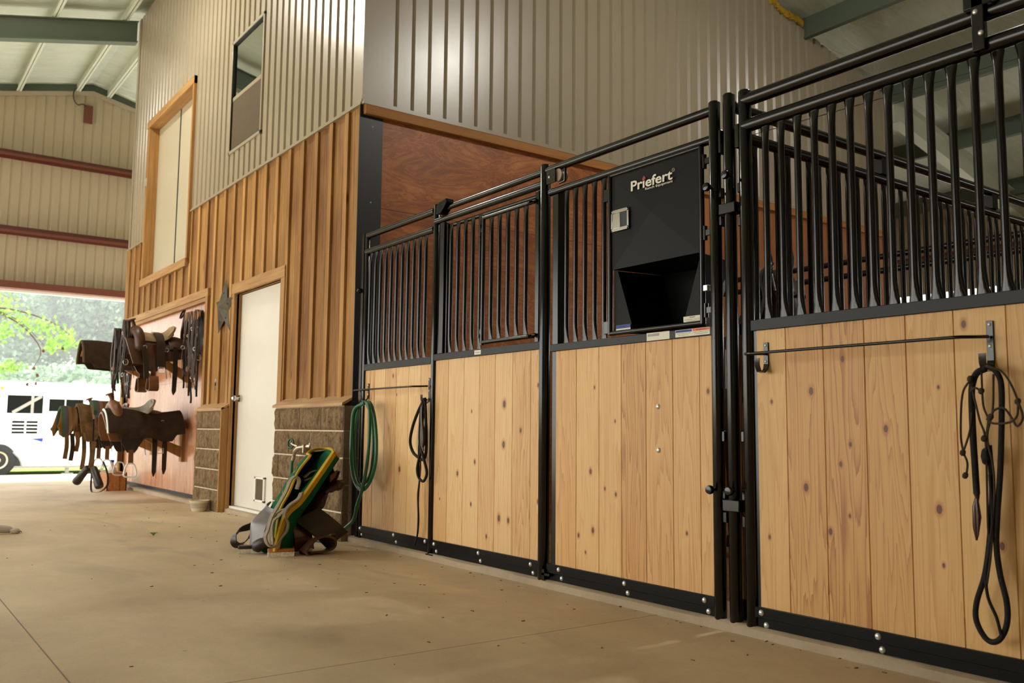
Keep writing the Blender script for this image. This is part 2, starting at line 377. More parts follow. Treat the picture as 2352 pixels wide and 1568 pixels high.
M['grass'] = simple('summer_grass', (128,150,70), .9, 0, .2, .25, 1.5, .6, 20)
# split face block
t = NT('split_face_block'); p = t.pos(); n = t.noise(t.scale(p, (1, 1, .55)), 34, 6, .7); b = t.noise(p, 120, 3)
t.fin(t.ramp(t.math('ADD', t.math('MULTIPLY', n, .75), t.math('MULTIPLY', b, .3)), [(.34, lin((74,54,36))), (.72, lin((176,146,108)))]), .9, 0, .2); t.bump(n, 1.0, .03); M['block'] = t.m
M['mortar'] = simple('pale_mortar', (222,204,174), .9, 0, .2, .1, 30, .3, 90)
t = NT('smooth_block_side'); p = t.pos(); n = t.noise(p, 60, 5, .7)
t.fin(t.ramp(n, [(.3, lin((116,100,80))), (.7, lin((146,128,104)))]), .9, 0, .2); t.bump(n, .25, .004); M['block_side'] = t.m
# roof insulation blanket, wrinkled white vinyl
t = NT('vinyl_faced_insulation'); p = t.pos(); w = t.noise(t.scale(p, (7, 1.6, 1.6)), 1.0, 5, .65, 1.2); q = t.noise(p, .7, 3)
t.fin(t.ramp(t.math('ADD', t.math('MULTIPLY', w, .5), t.math('MULTIPLY', q, .5)), [(.3, lin((176,186,170))), (.7, lin((206,212,196)))]), .45, 0, .4); t.bump(w, .6, .04); M['vinyl'] = t.m
# cloth with woven stripes
t = NT('striped_wool_blanket'); p = t.obj(); P = t.sep(p); f = t.math('FRACT', t.math('MULTIPLY', P[1], 4.2))
t.fin(t.ramp(f, [(0, lin((104,74,42))), (.22, lin((30,26,24))), (.34, lin((120,84,46))), (.55, lin((62,84,62))), (.7, lin((84,72,78))), (.85, lin((132,98,60)))]), .95, 0, .1)
t.n[-1] if False else None; t.bump(t.noise(p, 220, 2), .5, .003); M['blanket'] = t.m
for nd in M['blanket'].node_tree.nodes:
    if nd.type == 'VALTORGB': nd.color_ramp.interpolation = 'CONSTANT'
# leaves
def leafmat(name, c, d, tr=.35):
    t = NT(name); i = t.node('ShaderNodeNewGeometry').outputs['Random Per Island']
    t.fin(t.ramp(i, [(0, lin(d)), (1, lin(c))]), .55, 0, .3)
    ts = t.node('ShaderNodeBsdfTranslucent'); t.put(ts.inputs[0], t.ramp(i, [(0, lin(d)), (1, lin(c))]))
    mx = t.node('ShaderNodeMixShader'); mx.inputs[0].default_value = tr; t.l.new(t.b.outputs[0], mx.inputs[1]); t.l.new(ts.outputs[0], mx.inputs[2])
    t.l.new(mx.outputs[0], t.n['Material Output'].inputs[0]); return t.m
M['leaf'] = leafmat('evergreen_leaves', (172,196,162), (116,146,116))  # greens lifted paler, putting the outdoor glare into the leaf colour
M['maple'] = leafmat('maple_leaves', (150,182,92), (104,146,70), .5)
M['maple_brown'] = leafmat('withered_leaf_cluster', (122,92,58), (86,62,42), .3)
M['bark'] = simple('grey_bark', (96,82,68), .9, 0, .2, .3, 8, .8, 20)
# window glass
t = NT('clear_window_glass'); t.fin((.9, .93, .92, 1), .02, 0, .5); t.b.inputs['Transmission Weight'].default_value = .0
g = t.node('ShaderNodeBsdfGlossy'); g.inputs[0].default_value = (.9, .93, .9, 1); g.inputs[1].default_value = .03
tr = t.node('ShaderNodeBsdfTransparent'); tr.inputs[0].default_value = (.55, .6, .58, 1)
fr = t.node('ShaderNodeFresnel'); fr.inputs[0].default_value = 1.9
mx = t.node('ShaderNodeMixShader'); t.put(mx.inputs[0], t.math('ADD', fr.outputs[0], .3, clamp=True)); t.l.new(tr.outputs[0], mx.inputs[1]); t.l.new(g.outputs[0], mx.inputs[2])
t.l.new(mx.outputs[0], t.n['Material Output'].inputs[0]); M['glass'] = t.m
M['screen'] = simple('brown_insect_screen', (92,80,62), .8, 0, .2, .05)
M['horse'] = simple('dark_bay_coat', (40,24,16), .5, 0, .4, .25, 10, .2, 200)
M['mane'] = simple('black_mane_hair', (22,15,11), .5, 0, .5, .4, 60, .4, 200)
M['dog'] = simple('white_dog_coat', (206,196,184), .85, 0, .2, .08, 20, .5, 300)
M['dog_dark'] = simple('black_dog_patch', (40,34,32), .85, 0, .2, .1, 20, .5, 300)
M['claw'] = simple('dark_claw', (60,50,46), .4)
M['ceramic'] = simple('cream_stoneware', (206,190,158), .4, 0, .5, .05)
M['ceramic_band'] = simple('grey_green_glaze_band', (104,100,84), .4, 0, .5, .05)
M['bristle'] = simple('cream_bristle', (232,216,190), .9, 0, .1, .3, 80, .8, 300)
M['wire'] = simple('black_cable', (40,38,34), .6)
M['camo'] = simple('olive_canvas', (104,78,48), .9, 0, .1, .5, 7, .4, 200)
t = NT('lamp_disc'); t.fin((1, .95, .85, 1), .5); t.b.inputs['Emission Color'].default_value = (1, .96, .88, 1); t.b.inputs['Emission Strength'].default_value = 90; M['lamp'] = t.m
M['shade'] = simple('aluminium_lamp_shade', (170,170,165), .3, .8)
# ================================================================= the building
def zr(y): return 6.43 - .234*abs(y-.04)            # underside line of the purlins
X_END, X_OPEN, Y_LO, Y_HI = -16.1, 3.6, -7.4, 10.05
X_TACK, X_CORN = -12.78, -5.81
PITCH = .1457

def cells(u0, u1, z0, z1, holes):
    us = sorted({u0, u1} | {h for a, b, c, d in holes for h in (a, b) if u0 < h < u1})
    zs = sorted({z0, z1} | {h for a, b, c, d in holes for h in (c, d) if z0 < h < z1})
    for i in range(len(us)-1):
        for j in range(len(zs)-1):
            cu, cz = (us[i]+us[i+1])/2, (zs[j]+zs[j+1])/2
            if not any(a < cu < b and c < cz < d for a, b, c, d in holes): yield us[i], us[i+1], zs[j], zs[j+1]

def ribbed(mb, place, u0, u1, zb, zt, holes=(), d=.03, off=0.0):
    """box rib sheet: place(u, depth, z) gives the point; valleys of depth d"""
    prof = []
    k = math.floor((u0-off)/PITCH) - 1
    while off + k*PITCH < u1 + PITCH:
        b = off + k*PITCH
        prof += [(b, 0), (b+.0927, 0), (b+.1007, d), (b+.1237, d)]; k += 1
    pts = [p for p in prof if u0 < p[0] < u1]
    def w_at(u):
        for (a, wa), (b, wb) in zip(prof, prof[1:]):
            if a <= u <= b: return wa + (wb-wa)*(u-a)/(b-a) if b > a else wa
        return 0
    cuts = sorted({u0, u1} | {p[0] for p in pts} | {h for a, b, _, _ in holes for h in (a, b) if u0 < h < u1})
    for a, b in zip(cuts, cuts[1:]):
        if b-a < 1e-6: continue
        m = (a+b)/2; wa, wb = w_at(a+1e-7), w_at(b-1e-7)
        iv = [(zb, None)]
        hs = sorted([(c, e) for x0, x1, c, e in holes if x0 < m < x1])
        lo = zb; segs = []
        for c, e in hs: segs.append((lo, c)); lo = e
        segs.append((lo, None))
        for s0, s1 in segs:
            ta = zt(a) if s1 is None else s1; tb = zt(b) if s1 is None else s1
            if ta - s0 < 1e-4 and tb - s0 < 1e-4: continue
            mb.quad(place(a, wa, s0), place(b, wb, s0), place(b, wb, tb), place(a, wa, ta))

# floor, slab, ground
f = MB(); f.box(X_END-.2, X_OPEN+2, Y_LO-.3, -.034, -.12, 0); setting(f.build('floor', M['floor']), 'dusty tan concrete aisle floor with saw cuts')
def curb_pt(u, v):
    x = X_TACK + (X_OPEN+2-X_TACK)*u
    n = noise.noise(Vector((x*3.1, 0, 4)))*.006 + noise.noise(Vector((x*17, 2, 1)))*.003
    prof = [(-.036, 0), (-.032+n, .03), (-.02, .038+n*.4), (.0, .0395)]
    k = min(int(v*3), 2); t_ = v*3-k; a, b = prof[k], prof[k+1]
    return (x, a[0]+(b[0]-a[0])*t_, a[1]+(b[1]-a[1])*t_)
f = MB(); f.grid(curb_pt, 600, 3); f.box(X_TACK, X_OPEN+2, 0, .3, -.12, .0395)
setting(f.build('trim_1', M['curb'], smooth=40), 'rough concrete edge of the raised stall slab')
f = MB(); f.box(X_TACK, X_OPEN+2, .3, Y_HI+.3, -.12, .036); setting(f.build('floor_stalls', M['dirt']), 'brown bedding floor inside the stalls')
def gz(x): return 0 if x > -16.3 else (-.38*min(1, (-16.3-x)/2.9))
f = MB(); f.grid(lambda u, v: (-16.3-8.2*u, -30+70*v, gz(-16.3-8.2*u)-.004), 24, 8)
f.grid(lambda u, v: (X_END-.2+26*u, Y_LO-.3-22*v, -.004), 4, 4); f.grid(lambda u, v: (X_END-.2+26*u, Y_HI+.3+22*v, -.004), 4, 4); f.grid(lambda u, v: (X_OPEN+2+12*u, Y_LO-.3+(Y_HI-Y_LO+.6)*v, -.004), 4, 4)
setting(f.build('floor_gravel', M['gravel']), 'pale gravel yard outside the barn')
f = MB(); f.grid(lambda u, v: (-24.45-60*u, -50+110*v, -.384-.0*u), 10, 10); o = f.build('floor_meadow', M['grass']); setting(o, 'green meadow beyond the horse trailer')

# end wall with the big open doorway
f = MB()
holes = [(-4.3, 1.5, -.1, 2.93)]
ribbed(f, lambda u, w, z: (X_END-w, u, z), Y_LO, 8.2, 0, lambda u: zr(u)-.02, holes, .014, -.33)
wl = setting(f.build('wall_left', M['siding_in']), 'tan ribbed metal end wall above the open doorway')
f = MB()
for s in (-1, 1):
    ye = Y_LO if s < 0 else 8.2
    f.prism([(X_END+.005, .04, zr(.04)-.0), (X_END+.005, ye, zr(ye)-.0), (X_END+.005, ye, zr(ye)-.07), (X_END+.005, .04, zr(.04)-.07)], (.03, 0, 0))
f.build('gable_trim', M['siding'], wl)
f = MB(); f.prism([(X_END-.12, Y_LO, zr(Y_LO)-.2), (X_END-.12, .04, zr(.04)-.2), (X_END-.12, 8.2, zr(8.2)-.2), (X_END-.12, 8.2, zr(8.2)+.19), (X_END-.12, .04, zr(.04)+.19), (X_END-.12, Y_LO, zr(Y_LO)+.19)], (.02, 0, 0))
f.build('gable_light_block', M['frame_steel'], wl)  # backing sheet added to block light above the end wall
for zc in (5.10, 3.87):
    g = MB(); g.box(X_END+.002, X_END+.2, Y_LO, 8.2, zc-.005, zc+.005); g.box(X_END+.002, X_END+.012, Y_LO, 8.2, zc-.06, zc+.09); g.box(X_END+.19, X_END+.2, Y_LO, 8.2, zc-.05, zc+.0)
    g.build('girt', M['girt'], wl)
g = MB(); g.box(X_END+.0, X_END+.2, Y_LO, 8.2, 2.94, 3.05); g.build('header_beam', M['girt'], wl)
g = MB(); g.box(X_END-.03, X_END+.04, -4.3, 1.5, 2.9, 2.94); g.build('door_head_trim', M['white_pl'], wl)

# roof
def slab(mb, x0, x1, ya, yb, lo, hi):
    mb.add([(x0,ya,zr(ya)+lo),(x1,ya,zr(ya)+lo),(x1,yb,zr(yb)+lo),(x0,yb,zr(yb)+lo),(x0,ya,zr(ya)+hi),(x1,ya,zr(ya)+hi),(x1,yb,zr(yb)+hi),(x0,yb,zr(yb)+hi)],
           [(0,3,2,1),(4,5,6,7),(0,1,5,4),(1,2,6,5),(2,3,7,6),(3,0,4,7)])
f = MB()
def sag(u, v, ya, yb):
    x = X_END-.3 + (X_OPEN-X_END+.6)*u; y = ya+(yb-ya)*v
    return (x, y, zr(y)+.16 + .012*noise.noise(Vector((x*1.2, y*4, 0))))
f.grid(lambda u, v: sag(u, v, Y_LO-.4, .04), 60, 60); f.grid(lambda u, v: sag(u, v, .04, Y_HI+.3), 60, 60, True)
slab(f, X_END-.3, X_OPEN+.3, Y_LO-.4, .04, .19, .23); slab(f, X_END-.3, X_OPEN+.3, .04, Y_HI+.3, .19, .23)
roof = setting(f.build('ceiling', M['vinyl'], smooth=30), 'wrinkled pale vinyl insulation under the roof')
for y in (-6.8, -5.3, -3.8, -2.3, -1.07, -.2, .28, 1.95, 3.65, 5.33, 6.95, 8.3, 9.8):
    g = MB(); z = zr(y); g.box(X_END-.1, X_OPEN, y-.004, y+.004, z, z+.2); g.box(X_END-.1, X_OPEN, y-.035, y+.035, z, z+.012); g.box(X_END-.1, X_OPEN, y-.035, y+.035, z+.19, z+.2)
    if y > 5: g = MB(); g.box(X_END-.1, X_OPEN, y-.004, y+.004, z-.08, z+.2); g.box(X_END-.1, X_OPEN, y-.035, y+.035, z-.08, z-.07)
    g.build('purlin', M['frame_steel' if y > 5 else 'purlin'], roof)  # far purlins take the darker steel to paint in their shade
def rafter(x, y0, y1, mk='frame_steel'):
    g = MB(); a, b = zr(y0), zr(y1)
    for (dx, lo, hi) in ((.005, -.3, 0), (.07, -.31, -.29), (.07, -.012, 0)):
        g.prism([(x-dx, y0, a+lo), (x-dx, y1, b+lo), (x-dx, y1, b+hi), (x-dx, y0, a+hi)], (2*dx, 0, 0))
    return g.build('rafter', M[mk], roof)
rafter(-12.86, Y_LO, -.03); rafter(-5.9, Y_LO, -.03); rafter(-5.74, 6.98, Y_HI, 'purlin'); rafter(1.2, Y_LO, .04); rafter(1.2, .04, Y_HI); rafter(-12.86, .04, Y_HI)
# sloping brace seen under the far roof
f = MB(); f.box(X_END, X_OPEN, Y_HI-.01, Y_HI+.01, 2.88, zr(Y_HI)+.1)
o = setting(f.build('wall_back', M['siding_in']), 'tan metal wall above the open rear eave')
g = MB(); g.box(X_END, X_OPEN, Y_HI-.16, Y_HI-.01, 3.40, 3.44); g.build('girt', M['girt'], o)
for x in (-12.86, -5.74, 1.2):
    g = MB(); g.box(x-.1, x+.1, Y_HI-.2, Y_HI-.02, 0, 2.9); g.build('column', M['frame_steel'], o)
    g = MB(); g.box(x-.1, x+.1, Y_LO-.1, Y_LO+.1, 0, zr(Y_LO)); setting(g.build('trim_column', M['frame_steel']), 'grey steel eave column')

# tack room wall: boards below, ribbed metal above, one plane facing the aisle
DOOR = (-8.38, -7.23, .0, 2.05); LOFT = (-11.92, -9.98, 2.64, 4.68); BAY = (-12.60, -9.27, .0, 2.13); WIN = (-8.75, -7.86, 3.49, 4.66)
f = MB()
for a, b, c, d in cells(X_TACK, X_CORN, .04, 3.155, [DOOR, LOFT, BAY]): f.box(a, b, 0, .02, c, d)
fb = f; f = MB()
x = -6.045
while x > X_TACK+.1:
    for a, b, c, d in cells(x-.031, x+.031, .04, 3.15, [(h[0]-.07, h[1]+.07, h[2]-.07, h[3]+.07) for h in (DOOR, LOFT, BAY)]):
        if b-a > .008: f.box(a, b, -.021, 0, c, d)
    x -= .276
f.box(X_TACK-.02, X_TACK+.09, -.021, .0, .04, 3.15)
wf = group_empty('wall_front', (X_CORN, 0, 0), 'tack room wall of rough boards below and tan ribbed metal above')
fb.build('board_siding', M['batten'], wf); f.build('battens', M['strip'], wf, bevel=.002)
f = MB(); ribbed(f, lambda u, w, z: (u, -.012+w, z), X_TACK, -5.955, 3.165, lambda u: zr(0)-.0, [LOFT, WIN], .018, -5.955-PITCH*40)
f.box(-5.96, X_CORN+.006, -.018, -.012, 3.165, zr(0)); f.box(X_TACK, LOFT[0]-.02, -.03, .0, 3.15, 3.168); f.box(LOFT[1]+.03, X_CORN+.006, -.03, .0, 3.15, 3.168)
f.box(X_TACK, LOFT[0]-.02, -.0145, 0, 3.165, 3.188); f.box(LOFT[1]+.03, X_CORN, -.0145, 0, 3.165, 3.188)
f.box(X_TACK-.006, X_TACK+.0, -.018, .1, 3.165, zr(0)); f.box(X_TACK-.006, X_TACK+.08, -.018, -.012, 3.165, zr(0))
f.build('metal_siding', M['siding'], wf, smooth=20)
f = MB(); f.box(X_TACK, X_TACK+.02, .02, 6.9, 0, 6.4); f.build('side_sheet', M['siding'], wf)
# loft opening with two sliding panels
a, b, c, d = LOFT
dl = group_empty('door_2', (a, 0, c), 'cream two-panel loft door in a wood frame high on the wall')
f = MB(); f.box(a-.005, a+.075, -.04, .13, c, d); f.build('jamb_left', M['trimwood_v'], dl)
f = MB(); f.box(b-.02, b+.03, -.045, .1, c-.01, d+.03); f.build('jamb_right', M['trimwood_v'], dl)
f = MB(); f.box(a-.02, b+.03, -.05, .12, d-.06, d+.03); f.build('head_board', M['trimwood'], dl)
f = MB(); f.box(a-.02, b+.0, -.05, .12, c-.09, c); f.build('sill_board', M['trimwood'], dl)
m_ = -10.91
f = MB(); f.box(a+.07, m_, .085, .115, c, d-.06); f.build('door_panel', M['offwhite_door'], dl, bevel=.003)
f = MB(); f.box(m_+.035, b-.0, .085, .115, c, d-.06); f.build('door_panel', M['offwhite_door'], dl, bevel=.003)
f = MB(); f.box(m_-.002, m_+.037, .082, .13, c, d-.06); f.build('gap_shade_strip', M['dark_gap'], dl)  # dark strip standing in for the shade between the two panels
f = MB(); f.box(a+.02, a+.05, -.052, -.04, 3.86, 3.96); f.build('strike_plate', M['galv'], dl)
# upper window
a, b, c, d = WIN; mz = (c+d)/2-.02
w = group_empty('window_1', (a, 0, c), 'tall narrow sash window with a brown screen in its lower half')
f = MB()
for r in ((a, b, c, c+.03), (a, b, d-.03, d), (a, a+.03, c, d), (b-.03, b, c, d)): f.box(r[0], r[1], -.028, .05, r[2], r[3])
f.build('window_frame', M['siding'], w, bevel=.003)
f = MB()
for r in ((a+.03, b-.03, c+.03, c+.038), (a+.03, b-.03, d-.038, d-.03), (a+.03, a+.038, c+.03, d-.03), (b-.038, b-.03, c+.03, d-.03)): f.box(r[0], r[1], -.026, .0, r[2], r[3])
f.build('gasket', M['dark_gap'], w)
f = MB(); f.box(a+.03, b-.03, -.012, .03, mz-.02, mz+.02); f.build('meeting_rail', M['siding'], w)
f = MB(); f.box(a+.03, b-.03, -.004, .0, mz, d-.03); f.build('pane', M['glass'], w)
f = MB(); f.box(a+.03, b-.03, -.01, -.006, c+.03, mz-.02); f.build('insect_screen', M['screen'], w)
f = MB(); f.box(a+.03, b-.03, .034, .038, c+.03, mz); f.build('pane', M['glass'], w)
f = MB(); f.box(a-.1, b+.1, .3, .31, c-.1, d+.1); f.build('dark_room_behind', M['dark_gap'], w)  # dark sheet standing in for the unlit room
# plywood bay with trim
by = group_empty('wall_bay', (BAY[0], 0, 0), 'varnished plywood bay where the saddles hang')
f = MB(); f.box(-12.62, -9.19, .035, .055, .082, 2.125); f.build('plywood_sheet', M['ply_tack'], by)
f = MB(); f.box(-12.66, -9.19, -.03, .035, 2.125, 2.21); f.build('head_board', M['trimwood'], by, bevel=.003)
f = MB(); f.box(-12.62, -9.27, -.012, .035, 2.085, 2.125); f.build('head_lip', M['trimwood'], by)
f = MB(); f.box(-9.27, -9.195, -.03, .035, .95, 2.125); f.build('side_board', M['trimwood_v'], by, bevel=.003)
f = MB(); f.box(-12.78, -12.6, .0, .035, .04, 2.12); f.build('side_board', M['trimwood_v'], by)
f = MB(); f.box(-12.6, -9.2, .06, .3, .04, .09); f.build('dark_gap', M['dark_gap'], by)  # dark block painted in for the shade under the plywood
# man door
a, b, c, d = DOOR
dm = group_empty('door_1', (a, 0, 0), 'plain white door with a small cat flap and chrome knob')
f = MB(); f.box(a-.07, a, -.03, .1, .0, 2.05); f.build('casing_left', M['trimwood_v'], dm, bevel=.003)
f = MB(); f.box(b, b+.09, -.03, .1, .04, 2.05); f.build('casing_right', M['trimwood_v'], dm, bevel=.003)
f = MB(); f.box(a-.07, b+.09, -.032, .1, 2.05, 2.15); f.build('casing_head', M['trimwood'], dm, bevel=.003)
f = MB(); f.box(a+.005, b-.005, .045, .085, .062, 2.043); leaf = f.build('door_leaf', M['white_door'], dm, bevel=.003)
f = MB(); f.box(a, b, .0, .1, .04, .058); f.build('threshold', M['white_pl'], dm)
f = MB(); kx = -8.3; f.cyl((kx, .045, 1.055), (kx, .028, 1.055), .034, 20); f.cyl((kx, .03, 1.055), (kx, -.005, 1.055), .013, 14)
f.lathe([(.012, 0), (.026, .008), (.03, .022), (.024, .036), (.01, .042)], (kx, -.002, 1.055), 18, (0, -1, 0)); f.build('door_knob', M['chrome'], dm, smooth=40)
f = MB()
for r in ((-7.83, -7.59, .135, .155), (-7.83, -7.59, .335, .355), (-7.83, -7.80, .135, .355), (-7.62, -7.59, .135, .355)): f.box(r[0], r[1], .028, .046, r[2], r[3])
cf = f.build('cat_flap_frame', M['white_pl'], dm, bevel=.003)
f = MB(); f.box(-7.80, -7.62, .038, .044, .155, .335); f.build('cat_flap', M['screen'], cf)

e = thing('foam_strip', (X_CORN+.02, 4.95, zr(4.95)), 'yellow foam sealant bits at the roof line above the siding', 'foam')
f = MB(); r = random.Random(8)
for k in range(16):
    y = 4.72+.035*k; f.obox((X_CORN+.03, y, zr(y)+.03+r.uniform(-.02,.03)), (.012,0,0), (0,.02,r.uniform(-.01,.01)), (0,.004,.022+.012*r.random()))
f.build('foam', M['yellow_edge'], e)
e = thing('wire', (-3.8, 4.42, 3.8), 'thin dark wire stretched above the stalls in front of the far siding', 'wire')
f = MB(); f.tube(spline([(X_CORN+.01, 4.42, 3.84), (-4.0, 4.42, 3.785), (-2.0, 4.42, 3.76), (1.0, 4.42, 3.80)], 8), .004, 6); f.build('strand', M['dark_gap'], e)
f = MB(); f.lathe([(0,-.02),(.011,-.01),(.011,.01),(0,.02)], (-4.9, 4.42, 3.808), 8, (1,0,0)); f.build('knot', M['dark_gap'], e)

# split-face block wainscot
def blockwall(name, x0, x1, label, first):
    e = group_empty(name, (x0, 0, 0), label)
    zs = [-.02, .198, .386, .575, .766, .945]; f = MB(); g = MB(); yb = -.084
    for k in range(5):
        z0, z1 = zs[k]+.005, zs[k+1]-.005
        xs = []; x = x0 - (first if k % 2 else first+.2)
        while x < x1: xs.append(x); x += .4
        for xa in xs:
            a, b = max(xa+.006, x0), min(xa+.394, x1)
            if b-a < .02: continue
            nu, nv = max(3, int((b-a)/.018)), 12
            def P(u, v):
                X = a+(b-a)*u; Z = z0+(z1-z0)*v; q = Vector((X*14, k*3.3, Z*9)); edge = min(u, 1-u, v, 1-v)
                dsp = (.5*noise.noise(q)+.5*noise.noise(q*2.7)+.25*noise.noise(q*6))*.016*min(1, edge*7+.15)
                return (X, yb-.016-dsp-.004*min(1, edge*6)+.012*(1-min(1, edge*9)), Z)
            f.grid(P, nu, nv)
    f.build('block_face', M['block'], e, smooth=180)
    g.box(x0, x1, yb, 0, -.02, .945); g.build('mortar', M['mortar'], e)
    return e
bw = blockwall('wall_block_right', -7.09, X_CORN-.01, 'split-face block wainscot beside the stalls', .1)
f = MB()
for z0, z1 in ((-.02,.195),(.2,.383),(.389,.572),(.578,.763),(.769,.944)): f.box(X_CORN-.011, X_CORN-.004, -.085, .0, z0, z1)
f.build('block_end_face', M['block_side'], bw)
def cap(x0, x1, e):
    f = MB(); f.add([(x0,-.105,.945),(x1,-.105,.945),(x1,-.105,.965),(x0,-.105,.965),(x0,0,1.0),(x1,0,1.0),(x1,0,1.02),(x0,0,1.02)], [(0,1,2,3),(4,7,6,5),(3,2,6,7),(0,4,5,1),(1,5,6,2),(0,3,7,4)])
    f.build('cap_board', M['capwood'], e)
cap(-7.12, X_CORN+.0, bw)
bl = blockwall('wall_block_left', -9.175, -8.425, 'narrow split-face block wainscot left of the white door', .03); cap(-9.2, -8.40, bl)
f = MB(); f.box(-8.425, -8.40, -.1, .0, .0, .97); f.build('end_board', M['trimwood_v'], bl)
f = MB(); f.box(-9.2, -9.175, -.09, .03, .0, .955); f.build('side_strip', M['trimwood_v'], bl)

# wall running back from the corner
wr = group_empty('wall_right', (X_CORN, 0, 0), 'stall side wall of stained plywood under tan ribbed metal')
f = MB(); f.box(X_CORN-.02, X_CORN, .0, 3.42, .036, 3.08); f.build('plywood_lining', M['ply_red'], wr)
mt = rough_wood('orange_stall_boards', 1, (176,112,60), (142,84,40), .19)
f = MB(); f.box(X_CORN-.02, X_CORN, 3.42, 6.9, .036, 3.08); f.build('board_lining', mt, wr)
f = MB(); f.box(X_CORN-.004, X_CORN+.004, -.005, .16, .036, 3.1); f.box(X_CORN-.005, X_CORN+.004, -.03, -.004, .95, 3.15); pl = f.build('steel_corner_plate', M['steel_plate'], wr)
f = MB()
for z in (.6, 1.2, 1.8, 2.43, 3.0): f.dome((X_CORN+.004, .075, z), (1, 0, 0), .006, .004, 10)
f.build('plate_screw', M['galv'], pl)
f = MB(); f.box(X_CORN-.0, X_CORN+.04, .0, 6.9, 3.078, 3.15); f.build('header_board', M['trimwood_y'], wr, bevel=.003)
f = MB(); ribbed(f, lambda u, w, z: (X_CORN+.012-w, u, z), .125, 6.9, 3.165, lambda u: zr(u)+.02, (), .018, .125)
f.box(X_CORN+.004, X_CORN+.013, -.018, .126, 3.165, zr(0)); f.box(X_CORN, X_CORN+.042, -.02, 6.9, 3.15, 3.168); f.box(X_CORN+.0, X_CORN+.0145, -.018, 6.9, 3.165, 3.192); f.box(X_CORN-.02, X_CORN+.016, 6.88, 6.9, 0, zr(6.9))
f.build('metal_siding', M['siding'], wr, smooth=20)
f = MB(); pass
# closed parts of the shell behind the camera and at the far side
f = MB(); f.box(X_OPEN+.1, X_OPEN+.14, Y_LO, Y_HI, 0, 2.2)
f.prism([(X_OPEN+.1, Y_LO, 2.2), (X_OPEN+.1, Y_HI, 2.2), (X_OPEN+.1, Y_HI, zr(Y_HI)+.15), (X_OPEN+.1, .04, zr(.04)+.15), (X_OPEN+.1, Y_LO, zr(Y_LO)+.15)], (.04, 0, 0))
setting(f.build('wall_end', M['siding_in']), 'tan metal wall behind the camera')
f = MB(); f.box(-3.2, X_OPEN, Y_LO-.12, Y_LO-.08, 0, zr(Y_LO)+.1); f.box(X_END, -3.2, Y_LO-.12, Y_LO-.08, 3.6, zr(Y_LO)+.1); setting(f.build('wall_side', M['siding_in']), 'tan metal side wall along the aisle')
f = MB(); f.box(X_END, X_OPEN, Y_HI-.01, Y_HI+.01, 0, 2.1); setting(f.build('wall_back_low', M['siding_in']), 'low tan metal wall at the rear')
# ================================================================= stall fronts
_BAR = {}
def bar_mesh(z0, z1, r=.0125):
    """round bar with flattened, flared ends"""
    f = MB(); R = []; n = 12
    for t, kx, ky in ((0, 1.75, .35), (.012, 1.7, .4), (.04, 1.3, .7), (.075, 1.05, .95), (.1, 1, 1)):
        R.append((z0+t, kx, ky))
    R += [(z1-(z-z0), kx, ky) for z, kx, ky in R[::-1]]
    f.rings([[(r*kx*math.cos(2*PI*k/n), r*ky*math.sin(2*PI*k/n), z) for k in range(n)] for z, kx, ky in R])
    return f
def bars(root, xs, z0, z1, r=.0125, y=0.0, axis=0, fixed=0):
    """vertical bars, every one a part; the meshes are shared"""
    o = ORG[root.name]; f = bar_mesh(z0-o[2], z1-o[2], r); first = None
    for x in xs:
        loc = (x-o[0], y-o[1], 0) if axis == 0 else (fixed-o[0], x-o[1], 0)
        if first is None:
            first = f.build('bar', M['black'], root, smooth=50, local=True); first.location = loc
            if axis: first.rotation_euler.z = PI/2
        else:
            c = bpy.data.objects.new('bar', first.data); COL.objects.link(c); c.parent = root; c.location = loc; c.rotation_euler = first.rotation_euler; ORG[c.name] = ORG[root.name]
def post(root, x, z0, z1, r=.024, y=0.0, name='post', dome=True):
    f = MB(); f.tube([(x, y, z0), (x, y, z1-(r*.35 if dome else 0))], r, 18, dome=dome); return f.build(name, M['black'], root, smooth=50)
def rail(root, x0, x1, z, r, y=0.0, name='rail'):
    f = MB(); f.tube([(x0, y, z), (x1, y, z)], r, 16); return f.build(name, M['black'], root, smooth=50)
def board_panel(root, seams, z0, z1, mat, y0=-.004, y1=.034):
    f = MB()
    for a, b in zip(seams, seams[1:]):
        c = .0016; g = .003
        f.prism([(a+.0004, y0+g, z0), (a+.0004, y1, z0), (b-.0004, y1, z0), (b-.0004, y0+g, z0), (b-c-.0006, y0, z0), (a+c+.0006, y0, z0)], (0, 0, z1-z0))
    return f.build('board_panel', mat, root)
def channel(root, x0, x1, z0, z1, name, y=-.012):
    f = MB(); f.box(x0, x1, y, y+.05, z0, z1); return f.build(name, M['black_ch'], root, bevel=.002)
def bolts(root, pts, y, r=.0118):
    for x, z in pts:
        f = MB(); f.dome((x, y, z), (0, -1, 0), r, r*.62, 16); f.build('bolt', M['galv'], root, smooth=60)
def kick(root, x0, x1, pts_hi, pts_lo, ztop=.121):
    k = channel(root, x0, x1, .074, ztop, 'kick_channel', -.016); channel(root, x0, x1, .0375, .0735, 'bottom_channel', -.006)
    bolts(root, pts_hi, -.0165); bolts(root, pts_lo, -.0065)

